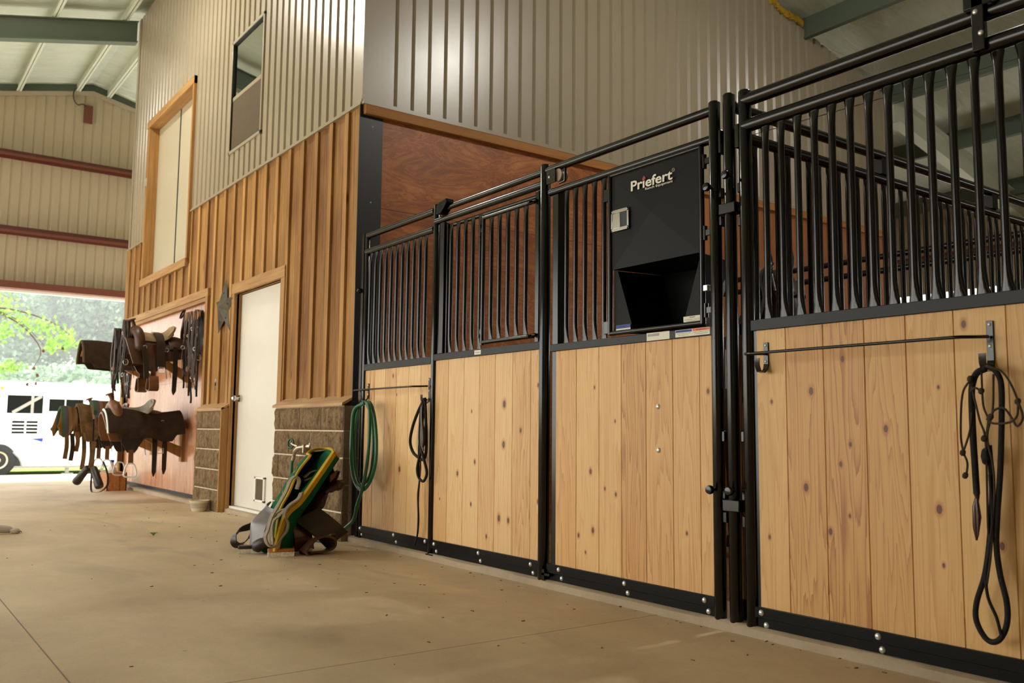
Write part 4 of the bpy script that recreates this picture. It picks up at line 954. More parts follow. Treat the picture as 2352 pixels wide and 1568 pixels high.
# bridles on round pegs
def bridle(name, x, y, z, label, seed, n_loops=4, ln=.62, mats=None):
    r = random.Random(seed); e = thing(name, (x, y, z), label, 'bridle', 'bridles hanging in the tack bay'); mats = mats or (M['dark_leather'], M['brown_leather'])
    for k in range(n_loops):
        l = ln*(.55+.45*r.random()); w = .03+.03*r.random(); dx = (r.random()-.5)*.05; yy = y-.012*k
        pts = [(x+dx, yy, z+.012), (x+dx-w*.7, yy, z-.05), (x+dx-w+r.uniform(-.02,.02), yy-.01, z-l*.5), (x+dx-w*.5+r.uniform(-.03,.03), yy, z-l*.92), (x+dx+.01, yy, z-l), (x+dx+w*.6+r.uniform(-.02,.02), yy-.012, z-l*.9), (x+dx+w, yy, z-l*.5), (x+dx+w*.6, yy, z-.05)]
        part(e, ('headstall', 'cheek_strap', 'rein', 'throat_latch', 'noseband', 'rein')[k % 6], mats[k % 2], lambda f: f.strap(spline(pts, 4, True), (.3+.6*r.random(), 1-.8*r.random(), 0), .014, .006, True), smooth=50)
    zb = z-ln*.62
    for s in (-1, 1):
        part(e, 'bit_ring', M['galv'], lambda f: f.tube([(x+s*.045, y-.03+.0*s+.024*math.cos(a), zb+.03*math.sin(a)) for a in [i*PI/6 for i in range(12)]], .004, 6, True), smooth=50)
    part(e, 'bit_bar', M['galv'], lambda f: f.tube([(x-.045, y-.03, zb), (x, y-.035, zb+.012), (x+.045, y-.03, zb)], .005, 6), smooth=50)
    for k in range(7):
        a_, zt = r.uniform(0, 6.3), z-ln*r.uniform(.1, .95); xx = x+r.uniform(-.06,.06); yy = y-.03-.03*r.random(); rr = r.uniform(.008,.02)
        part(e, 'buckle', M['galv'], lambda f: f.tube([(xx+rr*math.cos(i*PI/5)*math.cos(a_), yy+rr*math.cos(i*PI/5)*math.sin(a_)*.5, zt+rr*math.sin(i*PI/5)) for i in range(10)], .003, 6, True), smooth=50)
    for k in range(4):
        q0, q1 = r.uniform(-.05,.05), r.uniform(-.07,.07); z0 = z-r.uniform(.0,.2); z1 = z-ln*r.uniform(.6,1.05)
        part(e, 'cord', mats[(k+1) % 2], lambda f: f.tube(spline([(x+q0, y-.035, z0), (x+q1, y-.05, (z0+z1)/2+r.uniform(-.05,.05)), (x+(q0+q1)/2, y-.045, z1), (x-q1*.6, y-.05, z1+.05)], 5), .0045, 6), smooth=50)
    l = ln*(1.0+.2*r.random()); q = r.choice((-1, 1))*.03
    part(e, 'hanging_rein', mats[0], lambda f: f.strap(spline([(x+q, y-.03, zb), (x+q*1.4, y-.035, z-l*.85), (x+q*.7, y-.03, z-l), (x+q*.9, y-.03, z-l-.06)], 4), (.3, 1, 0), .02, .004), smooth=50)
    return e
pg = thing('peg_board', (-9.5, .03, 1.93), 'short dark board of four round wooden pegs on the plywood', 'peg board')
part(pg, 'back_board', M['dark_leather'], lambda f: f.box(-9.82, -9.29, .012, .034, 1.89, 1.99), bevel=.003)
for i, x in enumerate((-9.74, -9.6, -9.46, -9.33)):
    z = 1.955-.008*i
    part(pg, 'peg', M['trimwood'], lambda f: (f.cyl((x, .02, z), (x, -.07, z), .03, 16), f.cyl((x, -.065, z), (x, -.09, z), .052, 20)), smooth=40)
for i, (x, lab) in enumerate(((-9.74,'dark bridle with a raised round loop on the leftmost wooden peg'),(-9.6,'brown bridle on the second wooden peg from the left'),(-9.46,'dark bridle on the third wooden peg from the left'),(-9.33,'black bridle with the longest reins on the rightmost wooden peg'))):
    b = bridle('bridle', x, -.035, 1.978, lab, 11+i, 6, .66+.04*i)
    if i == 0: part(b, 'brow_loop', M['dark_leather'], lambda f: f.strap([(x-.06+.05*math.cos(a), -.1+.02*math.sin(a), 1.99+.05*math.sin(a)) for a in [k*PI/8 for k in range(16)]], (0,1,0), .018, .005, True), smooth=50)
bridle('bridle', -9.93, -.60, 1.885, 'black bridle looped over the horn of the upper saddle', 31, 6, .70)
bridle('bridle', -10.05, -.66, 1.80, 'brown bridle with bright bits left of the upper saddle fork', 37, 6, .66)
bridle('bridle', -11.9, -.1, 1.75, 'bridle hanging on the plywood behind the upper saddle fork', 41, 5, .7)
part(thing('hook_rail', (-11.9, .0, 1.76), 'small dark hook rail on the plywood behind the saddle fork', 'hook rail'), 'hook', M['dark_leather'], lambda f: (f.box(-12.1, -11.7, .01, .034, 1.73, 1.79), f.box(-11.93, -11.87, -.12, .02, 1.745, 1.76)))
# strap with the long black loop and the pair of boots below the far saddle
e = thing('hanging_strap', (-10.35, -.80, .1), 'long thin black strap looped nearly to the floor under the saddles', 'strap')
part(e, 'strap_loop', M['dark_leather'], lambda f: f.strap(spline([(-10.42,-.8,.86),(-10.40,-.8,.62),(-10.38,-.8,.3),(-10.36,-.8,.12),(-10.25,-.79,.095),(-10.05,-.76,.12),(-9.93,-.73,.2),(-9.95,-.74,.32),(-10.05,-.76,.42)],5), (0,1,0), .018, .004), smooth=50)
e = thing('splint_boots', (-10.2, -.86, .33), 'pair of black tubular horse boots dangling below the saddles', 'horse boots')
for a, b in (((-10.15,-.88,.36),(-10.35,-.98,.16)), ((-10.1,-.84,.36),(-9.96,-.80,.16))):
    part(e, 'boot', M['dark_leather'], lambda f: f.lathe([(.026,0),(.034,.01),(.046,.22),(.040,.24),(.03,.24)], a, 14, Vector(b)-Vector(a)), smooth=40)
part(e, 'tie', M['camo'], lambda f: f.strap(spline([(-10.35,-.8,.62),(-10.2,-.84,.46),(-10.12,-.86,.35)],4), (0,1,0), .05, .01), smooth=50)
e = thing('hanging_strap', (-10.9, -.80, .5), 'canvas straps with buckles hanging under the striped blankets', 'strap')
for i, (yy, z0, z1) in enumerate(((-.96,.74,.42),(-.90,.70,.40),(-.85,.72,.5),(-.78,.7,.3),(-.7,.66,.28))):
    part(e, 'strap_tail', (M['camo'], M['dark_leather'], M['tan_leather'])[i % 3], lambda f: f.strap(spline([(-11.0,yy,z0),(-10.98,yy+.01,(z0+z1)/2),(-11.0,yy,z1)],4), (0,1,0), .045, .006), smooth=50)
# crate and pail on the floor in the corner
e = thing('wooden_crate', (-12.0, -.22, 0), 'small open wooden crate on the floor under the saddles', 'crate')
for q in ((-12.2,-11.8,-.34,-.325),(-12.2,-11.8,-.125,-.11),(-12.2,-12.185,-.34,-.11),(-11.815,-11.8,-.34,-.11)):
    part(e, 'side_board', M['crate_wood'], lambda f: f.box(q[0], q[1], q[2], q[3], .0, .22), bevel=.002)
part(e, 'bottom', M['crate_wood'], lambda f: f.box(-12.18, -11.82, -.33, -.12, .0, .015)); part(e, 'divider', M['crate_wood'], lambda f: f.box(-11.81, -11.79, -.25, -.2, .0, .23))
e = thing('plastic_jug', (-12.0, -.22, .016), 'white plastic jug standing in the wooden crate', 'jug')
part(e, 'body', M['white_pl'], lambda f: f.lathe([(.0,0),(.06,.0),(.066,.02),(.066,.2),(.05,.26),(.024,.29),(.024,.33),(0,.33)], (-12.0,-.25,.016), 18), smooth=50)
part(e, 'cap', M['label_blue'], lambda f: f.cyl((-12.0,-.25,.342), (-12.0,-.25,.37), .028, 16))

# barn star
e = thing('barn_star', (-8.66, -.03, 1.94), 'grey metal five-pointed barn star left of the white door', 'star')
c = Vector((-8.66, -.095, 1.94)); pts = []
for k in range(10):
    a = PI/2 + k*PI/5; r_ = .285 if k % 2 == 0 else .115; pts.append(Vector((c.x+r_*math.cos(a), -.024, c.z+r_*math.sin(a))))
f = MB()
for k in range(10): f.add([pts[k], pts[(k+1) % 10], c], [(0,1,2)])
f.prism(pts, (0, .003, 0)); st = f.build('star_body', M['star'], e)
for k in range(0, 10, 2):
    for j in (-1, 1):
        tip, inn = pts[k], pts[(k+j) % 10]; m = tip*.42+inn*.28+c*.30; n_ = (inn-c).cross(tip-c).normalized(); n_ = n_ if n_.y < 0 else -n_
        u_ = (tip-c).normalized(); u_ = (u_-n_*u_.dot(n_)).normalized(); w_ = n_.cross(u_)
        f = MB(); f.prism([m+n_*.0006+(u_*math.cos(PI*i/5)+w_*math.sin(PI*i/5))*(.015 if i % 2 == 0 else .006) for i in range(10)], n_*.0006); f.build('star_cutout', M['dark_gap'], st)
e = thing('switch_plate', (-8.885, -.0, 1.2), 'small metal switch plate on the boards left of the door', 'switch plate')
part(e, 'plate', M['chrome'], lambda f: f.box(-8.92, -8.85, -.008, .0, 1.15, 1.265), bevel=.002); part(e, 'toggle', M['dark_gap'], lambda f: f.box(-8.893, -8.877, -.016, -.008, 1.19, 1.225))
# junction box and cable at the gable
e = thing('junction_box', (X_END+.03, -.03, 5.86), 'brown metal plate with a drooping cable near the gable peak', 'junction box')
part(e, 'box', M['girt'], lambda f: f.box(X_END+.005, X_END+.05, -.09, .04, 5.86, 6.16), bevel=.004)
part(e, 'cable', M['wire'], lambda f: f.tube(spline([(X_END+.06,-.18,6.46),(X_END+.07,-.27,6.34),(X_END+.06,-.26,6.2),(X_END+.06,-.2,6.13),(X_END+.05,-.13,6.16),(X_END+.05,-.07,6.14)],5), .009, 8), smooth=50)
# ================================================================= hose, faucet, ropes
HB = M['hose']
e = thing('garden_hose', (-5.44, -.12, .95), 'green garden hose coiled over the blanket bar hook beside the block wall', 'hose')
f = MB()
a = [(-5.476,-.10,.955),(-5.561,-.13,.913),(-5.594,-.13,.792),(-5.592,-.13,.578),(-5.532,-.13,.432),(-5.42,-.13,.379),(-5.333,-.12,.436),(-5.272,-.115,.554),(-5.272,-.11,.69),(-5.317,-.1,.827),(-5.374,-.09,.911),(-5.438,-.085,.959)]
b = [(-5.528,-.10,.949),(-5.571,-.11,.864),(-5.602,-.105,.72),(-5.599,-.10,.542),(-5.546,-.10,.438),(-5.482,-.10,.41),(-5.393,-.09,.473),(-5.362,-.085,.585),(-5.377,-.08,.723),(-5.423,-.075,.863),(-5.47,-.08,.945)]
t3 = [(-5.43,-.11,.957),(-5.363,-.12,.911),(-5.346,-.125,.723),(-5.359,-.13,.551),(-5.387,-.145,.391),(-5.449,-.15,.27),(-5.537,-.13,.173),(-5.629,-.14,.116),(-5.70,-.16,.06),(-5.77,-.19,.018),(-5.9,-.24,.012),(-6.1,-.3,.012),(-6.35,-.27,.012),(-6.5,-.2,.014),(-6.56,-.16,.05),(-6.575,-.15,.2),(-6.57,-.15,.48),(-6.545,-.15,.545)]
path = a + b + t3
f.tube(spline(path, 7), .0118, 10); f.build('hose_tube', HB, e, smooth=60)
part(e, 'coupling', M['brass'], lambda f: f.cyl((-6.546,-.15,.54), (-6.53,-.148,.575), .014, 14), smooth=40)
e = thing('faucet', (-6.40, -.09, .63), 'nickel hose faucet with a green round handle on the block wall', 'faucet')
part(e, 'flange', M['brass'], lambda f: f.cyl((-6.36,-.088,.645), (-6.36,-.1,.645), .03, 18), smooth=40)
part(e, 'body', M['brass'], lambda f: (f.tube([(-6.36,-.095,.645),(-6.40,-.12,.645),(-6.47,-.14,.635),(-6.51,-.15,.61),(-6.53,-.148,.58)], [.014,.016,.02,.016,.013], 12), f.cyl((-6.46,-.14,.635), (-6.56,-.16,.665), .009, 10), f.box(-6.4,-6.38,-.14,-.1,.6,.66)), smooth=50)
part(e, 'handle', M['green_paint'], lambda f: (f.tube([(-6.568+.034*math.cos(a), -.162+.008*math.cos(a), .665+.036*math.sin(a)) for a in [i*PI/8 for i in range(16)]], .008, 8, True), f.cyl((-6.60,-.168,.665), (-6.53,-.156,.665), .005, 6), f.cyl((-6.565,-.16,.632), (-6.565,-.16,.70), .005, 6)), smooth=50)

def rope(root, name, mat, pts, r, k=6, closed=False): return part(root, name, mat, lambda f: f.tube(spline(pts, k, closed), r, 8, closed), smooth=60)
e = thing('rope_halter', (-4.76, -.05, .97), 'dark rope halter looped on the hook left of the sliding door', 'halter', 'rope halters on the stall hooks')
rope(e, 'rope_loop', M['rope'], [(-4.765,-.05,.968),(-4.839,-.05,.898),(-4.907,-.05,.8),(-4.936,-.05,.708),(-4.9,-.05,.643),(-4.827,-.05,.609),(-4.775,-.045,.600),(-4.755,-.04,.66),(-4.762,-.04,.8),(-4.77,-.045,.93)], .0095, 6, True)
rope(e, 'rope_loop', M['rope'], [(-4.765,-.06,.967),(-4.793,-.06,.897),(-4.802,-.06,.781),(-4.79,-.065,.704),(-4.742,-.065,.609),(-4.712,-.06,.535),(-4.717,-.06,.497),(-4.752,-.06,.469),(-4.803,-.06,.489),(-4.825,-.06,.542),(-4.802,-.055,.626),(-4.758,-.055,.704),(-4.741,-.055,.819),(-4.75,-.055,.927)], .0088, 6, True)
rope(e, 'lead_tail', M['rope'], [(-4.798,-.05,.85),(-4.825,-.05,.703),(-4.826,-.05,.574),(-4.810,-.05,.491),(-4.828,-.05,.381),(-4.818,-.05,.255),(-4.834,-.045,.138),(-4.864,-.045,.075)], .0055)
rope(e, 'lead_tail', M['rope'], [(-4.791,-.052,.819),(-4.815,-.052,.729),(-4.800,-.052,.574),(-4.806,-.052,.484),(-4.818,-.052,.349),(-4.808,-.052,.235),(-4.82,-.05,.150)], .005)
part(e, 'leather_strap', M['dark_leather'], lambda f: f.strap(spline([(-4.762,-.04,.97),(-4.775,-.06,.93),(-4.765,-.07,.85),(-4.752,-.066,.74),(-4.77,-.06,.66)],5), (1,0,.2), [.02]*21, .012), smooth=50)
part(e, 'leather_strap', M['brown_leather'], lambda f: f.strap(spline([(-4.775,-.045,.96),(-4.79,-.05,.85),(-4.775,-.062,.74),(-4.760,-.062,.65)],5), (1,.3,0), .018, .01), smooth=50)
e = thing('rope_halter', (-1.38, -.06, .985), 'black rope and knotted cord halter on the hook of the nearest door', 'halter', 'rope halters on the stall hooks')
K = M['rope']; C_ = M['cord']
rope(e, 'thick_rope', K, [(-1.37,-.055,.985),(-1.395,-.06,.972),(-1.408,-.06,.945),(-1.414,-.06,.905),(-1.415,-.06,.787),(-1.413,-.06,.694),(-1.411,-.06,.60)], .0105)
rope(e, 'thick_rope', K, [(-1.378,-.055,.984),(-1.360,-.055,.990),(-1.336,-.06,.972),(-1.323,-.06,.931),(-1.327,-.06,.816),(-1.337,-.06,.674),(-1.352,-.06,.532),(-1.358,-.06,.447),(-1.351,-.06,.365),(-1.335,-.06,.284),(-1.338,-.06,.218),(-1.364,-.06,.169),(-1.398,-.06,.165),(-1.427,-.06,.213),(-1.425,-.06,.27),(-1.396,-.06,.359),(-1.378,-.058,.47),(-1.366,-.055,.62),(-1.37,-.055,.75)], .0088)
rope(e, 'inner_rope', K, [(-1.351,-.07,.189),(-1.362,-.07,.237),(-1.385,-.07,.294),(-1.388,-.07,.361),(-1.373,-.07,.447),(-1.361,-.07,.532),(-1.364,-.07,.66)], .005)
part(e, 'tassel', M['red_leather'], lambda f: f.tube([(-1.411,-.06,.602),(-1.41,-.06,.588),(-1.417,-.06,.56),(-1.416,-.06,.5),(-1.417,-.06,.458)], [.010,.007,.009,.011,.003], 8), smooth=50)
part(e, 'tassel', M['red_leather'], lambda f: f.tube([(-1.408,-.066,.585),(-1.404,-.066,.53),(-1.409,-.066,.47)], [.005,.008,.002], 6), smooth=50)
for pts in ([(-1.412,-.07,.951),(-1.438,-.07,.905),(-1.448,-.07,.787),(-1.442,-.07,.728),(-1.431,-.07,.694),(-1.436,-.07,.653)], [(-1.410,-.07,.85),(-1.42,-.07,.79),(-1.442,-.07,.728)],
            [(-1.408,-.07,.93),(-1.388,-.07,.828),(-1.373,-.07,.77),(-1.374,-.07,.616),(-1.376,-.07,.502),(-1.37,-.07,.447)], [(-1.376,-.07,.973),(-1.375,-.07,.874),(-1.362,-.07,.828),(-1.37,-.07,.776),(-1.373,-.07,.707)],
            [(-1.34,-.07,.966),(-1.347,-.07,.856),(-1.367,-.07,.776),(-1.354,-.07,.696),(-1.352,-.07,.617),(-1.362,-.07,.504),(-1.371,-.07,.419),(-1.386,-.07,.333)],
            [(-1.36,-.07,.992),(-1.348,-.08,.989),(-1.309,-.08,.97),(-1.284,-.08,.929),(-1.267,-.08,.88),(-1.256,-.08,.833),(-1.273,-.08,.808),(-1.288,-.08,.833),(-1.309,-.08,.861),(-1.337,-.08,.856),(-1.349,-.08,.833)],
            [(-1.267,-.08,.878),(-1.272,-.08,.839),(-1.294,-.08,.819),(-1.344,-.075,.816),(-1.366,-.07,.83)], [(-1.41,-.075,.915),(-1.395,-.075,.925),(-1.376,-.075,.915)]):
    rope(e, 'cord', C_, pts, .0034, 5)
for (x, z) in ((-1.441,.725),(-1.376,.915),(-1.351,.836),(-1.270,.881),(-1.374,.77),(-1.409,.954),(-1.436,.655)):
    part(e, 'knot', C_, lambda f: f.lathe([(0,-.011),(.007,-.008),(.0095,0),(.007,.008),(0,.011)], (x,-.076,z), 10, (.3,.2,1)), smooth=60)
part(e, 'knot', K, lambda f: f.lathe([(0,-.03),(.012,-.02),(.016,0),(.012,.02),(0,.03)], (-1.376,-.062,.715), 12), smooth=60)

# ================================================================= saddle and green pad on the floor
rows = [[(-5.46,-.705,.012),(-5.58,-.743,.006),(-5.72,-.656,.006),(-5.70,-.605,.008),(-5.52,-.671,.03),(-5.36,-.737,.03),(-5.46,-.595,.006)],
[(-5.46,-.683,.246),(-5.58,-.712,.216),(-5.72,-.61,.236),(-5.7,-.558,.244),(-5.52,-.625,.239),(-5.36,-.681,.238),(-5.46,-.555,.207)],
[(-5.46,-.619,.379),(-5.58,-.625,.358),(-5.72,-.52,.403),(-5.7,-.443,.416),(-5.52,-.529,.359),(-5.36,-.584,.33),(-5.46,-.471,.33)],
[(-5.46,-.568,.501),(-5.58,-.542,.492),(-5.72,-.433,.545),(-5.7,-.34,.559),(-5.52,-.42,.495),(-5.36,-.478,.47),(-5.46,-.373,.472)],
[(-5.46,-.486,.607),(-5.58,-.452,.604),(-5.72,-.342,.622),(-5.7,-.263,.628),(-5.52,-.308,.633),(-5.36,-.367,.626),(-5.46,-.288,.589)]]
def lerp_rows():
    cols = [spline([r[j] for r in rows], 5) for j in range(7)]; n = len(cols[0])
    return [spline([c[i] for c in cols], 4) for i in range(n)]
G = lerp_rows(); nu, nv = len(G)-1, len(G[0])-1
def pfn(u, v): return G[min(nu, round(u*nu))][min(nv, round(v*nv))]
e = thing('green_saddle_pad', (-5.55, -.62, 0), 'green felt saddle pad with yellow binding standing against the tipped saddle', 'saddle pad')
part(e, 'pad_sheet', M['green_felt'], lambda f: f.shell(pfn, nu, nv, .018), smooth=60)
part(e, 'inner_lining', M['green_in'], lambda f: f.shell(lambda u, v: Vector(pfn(u, .05+.77*v)) + Vector((.014, -.003, 0)), nu, 16, .004), smooth=60)
part(e, 'yellow_binding', M['yellow_edge'], lambda f: f.tube([Vector(G[i][0])+Vector((.004,0,0)) for i in range(nu+1)], .0095, 8), smooth=50)
part(e, 'yellow_binding', M['yellow_edge'], lambda f: f.strap([Vector(G[i][20])+Vector((.012,-.004,0)) for i in range(nu+1)], (-.35,.9,0), .034, .02), smooth=50)
part(e, 'yellow_binding', M['yellow_edge'], lambda f: f.tube([Vector(p)+Vector((0,0,.003+.016*math.sin(PI*min(1,i/(nv*.8))))) for i, p in enumerate(G[nu])], .0095, 8), smooth=50)
def flap(u, v):
    Lp = [(-5.605,-.679,.312),(-5.61,-.712,.273),(-5.615,-.783,.206),(-5.615,-.796,.16),(-5.61,-.79,.06)]; Rp = [(-5.46,-.700,.262),(-5.46,-.708,.229),(-5.455,-.724,.193),(-5.455,-.745,.15),(-5.46,-.775,.05)]
    a, b = spline(Lp, 5), spline(Rp, 5); i = min(20, round(u*20)); m = a[i].lerp(b[i], v*.8); return m + Vector((-.02, -.03, 0))*math.sin(v*PI)
part(e, 'wear_leather', M['wear_leather'], lambda f: f.shell(flap, 20, 8, .01), smooth=60)
r = random.Random(5)
for i in range(3):
    for j in range(3):
        u = .42+.16*i+.03*j; p = Vector(pfn(u, .10)); q = Vector(pfn(u+.05, .05 if j % 2 else .13))
        part(e, 'embroidery', M['yellow_edge'], lambda f: f.tube([p+Vector((-.002,-.011,.003)), q+Vector((-.002,-.011,.0))], .0018, 5)) 
for i in range(6):
    u = .5+.075*i; p = Vector(G[min(nu,round(u*nu))][22]); part(e, 'embroidery', M['yellow_edge'], lambda f: f.tube([p+Vector((.012,-.004,0)), p+Vector((.012,.012,.03+.01*r.random()))], .0016, 5))
e = thing('western_saddle', (-5.5, -.45, 0), 'dark glossy saddle tipped on its fork behind the green pad', 'saddle')
si = [(-5.56,-.276,.491),(-5.56,-.329,.42),(-5.56,-.393,.351),(-5.56,-.444,.283),(-5.56,-.512,.216),(-5.56,-.542,.168),(-5.56,-.543,.02)]
so_ = [(-5.50,-.255,.502),(-5.50,-.272,.452),(-5.50,-.325,.382),(-5.50,-.345,.322),(-5.50,-.375,.258),(-5.50,-.476,.204),(-5.50,-.488,.02)]
A1, B1 = spline(si, 4), spline(so_, 4)
part(e, 'skirt', M['red_leather'], lambda f: f.shell(lambda u, v: A1[round(u*24)].lerp(B1[round(u*24)], v) + Vector((-.05*(1-v)+.03*math.sin(v*PI), 0, 0)), 24, 6, .02), smooth=60)
part(e, 'underside_tree', M['green_in'], lambda f: f.shell(lambda u, v: A1[round(u*24)].lerp(Vector(G[round(u*0+ (1-u)*nu)][12]), v*.7)+Vector((.02,0,0)), 24, 6, .02), smooth=60)
def ctl(u, v):
    a = (v*2-1)*1.15; c = Vector((-5.5, -.352, .366)); ax = Vector((0,.86,.36)).normalized(); up = Vector((.0,-.36,.86)).normalized(); x = Vector((1,0,0))
    w = .028+.02*math.sin(u*PI*.8); return c+ax*(.135*u)+up*(w*math.sin(a)+.018*u)+x*(.055*math.cos(a)*(1-.55*u*u)-.0)
part(e, 'cantle', M['red_leather'], lambda f: f.tube(spline([(-5.5,-.362,.362),(-5.49,-.33,.385),(-5.485,-.29,.405),(-5.49,-.25,.417),(-5.5,-.232,.418)],4), [.012]+[.018]*3+[.026]*4+[.034]*4+[.030]*2+[.022,.016,.008], 14), smooth=80)
part(e, 'horn_tip', M['tan_leather'], lambda f: f.prism([(-5.52,-.325,.475),(-5.52,-.265,.512),(-5.52,-.285,.462),(-5.52,-.32,.43)], (.02,0,0)), bevel=.003)
part(e, 'fender', M['dark_leather'], lambda f: f.shell(lambda u, v: (Vector((-5.44,-.585,.20)).lerp(Vector((-5.44,-.425,.275)), v)).lerp(Vector((-5.36,-.40,.03)).lerp(Vector((-5.40,-.235,.115)), v), u)+Vector((.03*math.sin(u*PI),0,0)), 10, 8, .01), smooth=60)
part(e, 'fender', M['red_leather'], lambda f: f.shell(lambda u, v: (Vector((-5.47,-.60,.20)).lerp(Vector((-5.47,-.50,.21)), v)).lerp(Vector((-5.44,-.58,.01)).lerp(Vector((-5.44,-.45,.02)), v), u)+Vector((.03*math.sin(u*PI),0,0)), 8, 6, .01), smooth=60)
part(e, 'stirrup', M['brown_leather'], lambda f: f.strap(spline([(-5.3,-.575,.022),(-5.29,-.53,.085),(-5.29,-.47,.108),(-5.3,-.40,.092),(-5.31,-.385,.05),(-5.32,-.42,.018),(-5.33,-.5,.012)],4,True), (1,.1,.15), .085, .012, True), smooth=60)
part(e, 'stirrup_strap', M['dark_leather'], lambda f: f.strap(spline([(-5.38,-.36,.09),(-5.33,-.38,.11),(-5.3,-.42,.112)],4), (1,0,.3), .05, .01), smooth=60)
part(e, 'black_strap', M['dark_leather'], lambda f: f.strap(spline([(-5.62,-.743,.185),(-5.66,-.782,.16),(-5.7,-.83,.135),(-5.72,-.863,.1),(-5.72,-.871,.06),(-5.72,-.846,.035),(-5.72,-.81,.045),(-5.7,-.77,.09),(-5.66,-.735,.12)],4), (1,.5,.9), .05, .006), smooth=60)
part(e, 'fork_base', M['dark_leather'], lambda f: (f.tube(spline([(-5.55,-.80,.03),(-5.5,-.76,.07),(-5.48,-.70,.075),(-5.50,-.60,.04),(-5.5,-.5,.03)],4), [.02]+[.038]*15+[.02], 10)), smooth=70)
e2 = thing('cinch', (-5.36, -.69, 0), 'grey cotton cinch webbing looped in front of the green pad', 'cinch')
W = [(-5.34,-.62,.404),(-5.34,-.607,.459),(-5.34,-.632,.483),(-5.34,-.661,.46),(-5.34,-.692,.388),(-5.34,-.733,.316),(-5.34,-.778,.237),(-5.34,-.798,.162),(-5.34,-.811,.131),(-5.34,-.801,.09),(-5.34,-.772,.062),(-5.34,-.743,.07),(-5.34,-.707,.12),(-5.34,-.679,.155),(-5.34,-.673,.2),(-5.34,-.694,.242),(-5.34,-.688,.278),(-5.34,-.656,.313),(-5.34,-.608,.344),(-5.36,-.58,.38)]
part(e2, 'webbing', M['web'], lambda f: f.strap(spline(W, 4), (1,.25,0), .03, .009), smooth=60)
part(e2, 'webbing', M['web'], lambda f: f.strap(spline([(-5.37,-.60,.335),(-5.37,-.671,.285),(-5.37,-.718,.241),(-5.37,-.751,.215),(-5.37,-.761,.17),(-5.37,-.751,.07)],4), (1,.25,0), .028, .008), smooth=60)
part(e2, 'webbing', M['web'], lambda f: f.strap(spline([(-5.4,-.582,.325),(-5.4,-.63,.29),(-5.4,-.703,.27),(-5.4,-.745,.239),(-5.4,-.767,.186),(-5.4,-.759,.07)],4), (1,.25,0), .026, .008), smooth=60)
part(e2, 'webbing', M['web'], lambda f: f.strap(spline([(-5.48,-.512,.469),(-5.48,-.476,.498),(-5.48,-.433,.507),(-5.48,-.422,.487),(-5.48,-.453,.468),(-5.48,-.506,.449)],4), (1,.3,.3), .03, .01), smooth=60)
# brushes
def brush(loc, rz, label, wood, bris):
    e = thing('grooming_brush', loc, label, 'brush', 'grooming brushes by the saddle', rot=(0,0,rz))
    part(e, 'back', wood, lambda f: f.prism([(-.08,-.024,.026),(-.065,-.03,.026),(.065,-.03,.026),(.08,-.024,.026),(.08,.024,.026),(.065,.03,.026),(-.065,.03,.026),(-.08,.024,.026)], (0,0,.02)), local=True, bevel=.004)
    part(e, 'bristles', bris, lambda f: f.prism([(-.078,-.03,.0),(.078,-.03,.0),(.078,.03,0),(-.078,.03,0)], (0,0,.0265)), local=True)
    return e
brush((-5.36,-.70,.0), 1.25, 'wooden brush with cream bristles lying nearest in front of the green pad', M['crate_wood'], M['bristle'])
brush((-5.60,-.80,.0), 1.2, 'dark brush with an orange wooden end left of the cream brush', M['dark_leather'], M['bristle'])
brush((-5.47,-.53,.0), 1.15, 'small wooden brush under the tipped saddle right of the pad', M['crate_wood'], M['bristle'])
# stoneware bowl
e = thing('water_bowl', (-8.61, -.20, 0), 'cream stoneware bowl with grey bands on the floor by the block pier', 'bowl')
part(e, 'bowl', M['ceramic'], lambda f: f.lathe([(.0,0),(.062,0),(.07,.01),(.088,.085),(.094,.10),(.086,.102),(.078,.09),(.06,.02),(0,.015)], (-8.61,-.20,0), 28), smooth=50)
for z in (.035, .047, .059, .071):
    r1 = .07+(z-.01)*.24
    part(e, 'glaze_band', M['ceramic_band'], lambda f: f.lathe([(r1-.004,0),(r1+.0012,0),(r1+.0022,.004),(r1-.004,.004)], (-8.61,-.20,z), 28))

# ================================================================= animals
def skinned(name, V, E, mat, parent=None, sub=2, root=0):
    me = bpy.data.meshes.new(name+'_cage'); off = Vector(ORG[parent.name]) if parent else Vector((0,0,0))
    me.from_pydata([Vector(v[:3])-off for v in V], E, []); o = bpy.data.objects.new(name+'_cage', me); COL.objects.link(o)
    o.modifiers.new('skin', 'SKIN'); s = o.modifiers.new('subdivision', 'SUBSURF'); s.levels = sub
    for i, v in enumerate(V):
        r_ = v[3] if isinstance(v[3], tuple) else (v[3], v[3]); me.skin_vertices[0].data[i].radius = r_
    me.skin_vertices[0].data[root].use_root = True
    bpy.context.view_layer.update(); m2 = bpy.data.meshes.new_from_object(o.evaluated_get(bpy.context.evaluated_depsgraph_get()))
    bpy.data.objects.remove(o); m2.materials.clear(); m2.materials.append(mat); m2.polygons.foreach_set('use_smooth', [True]*len(m2.polygons))
    q = bpy.data.objects.new(name, m2); COL.objects.link(q)
    if parent: q.parent = parent; ORG[q.name] = ORG[parent.name]
    return q
h = thing('horse', (-4.3, 2.2, .04), 'dark bay horse standing in the stall behind the feeder and bars', 'horse')
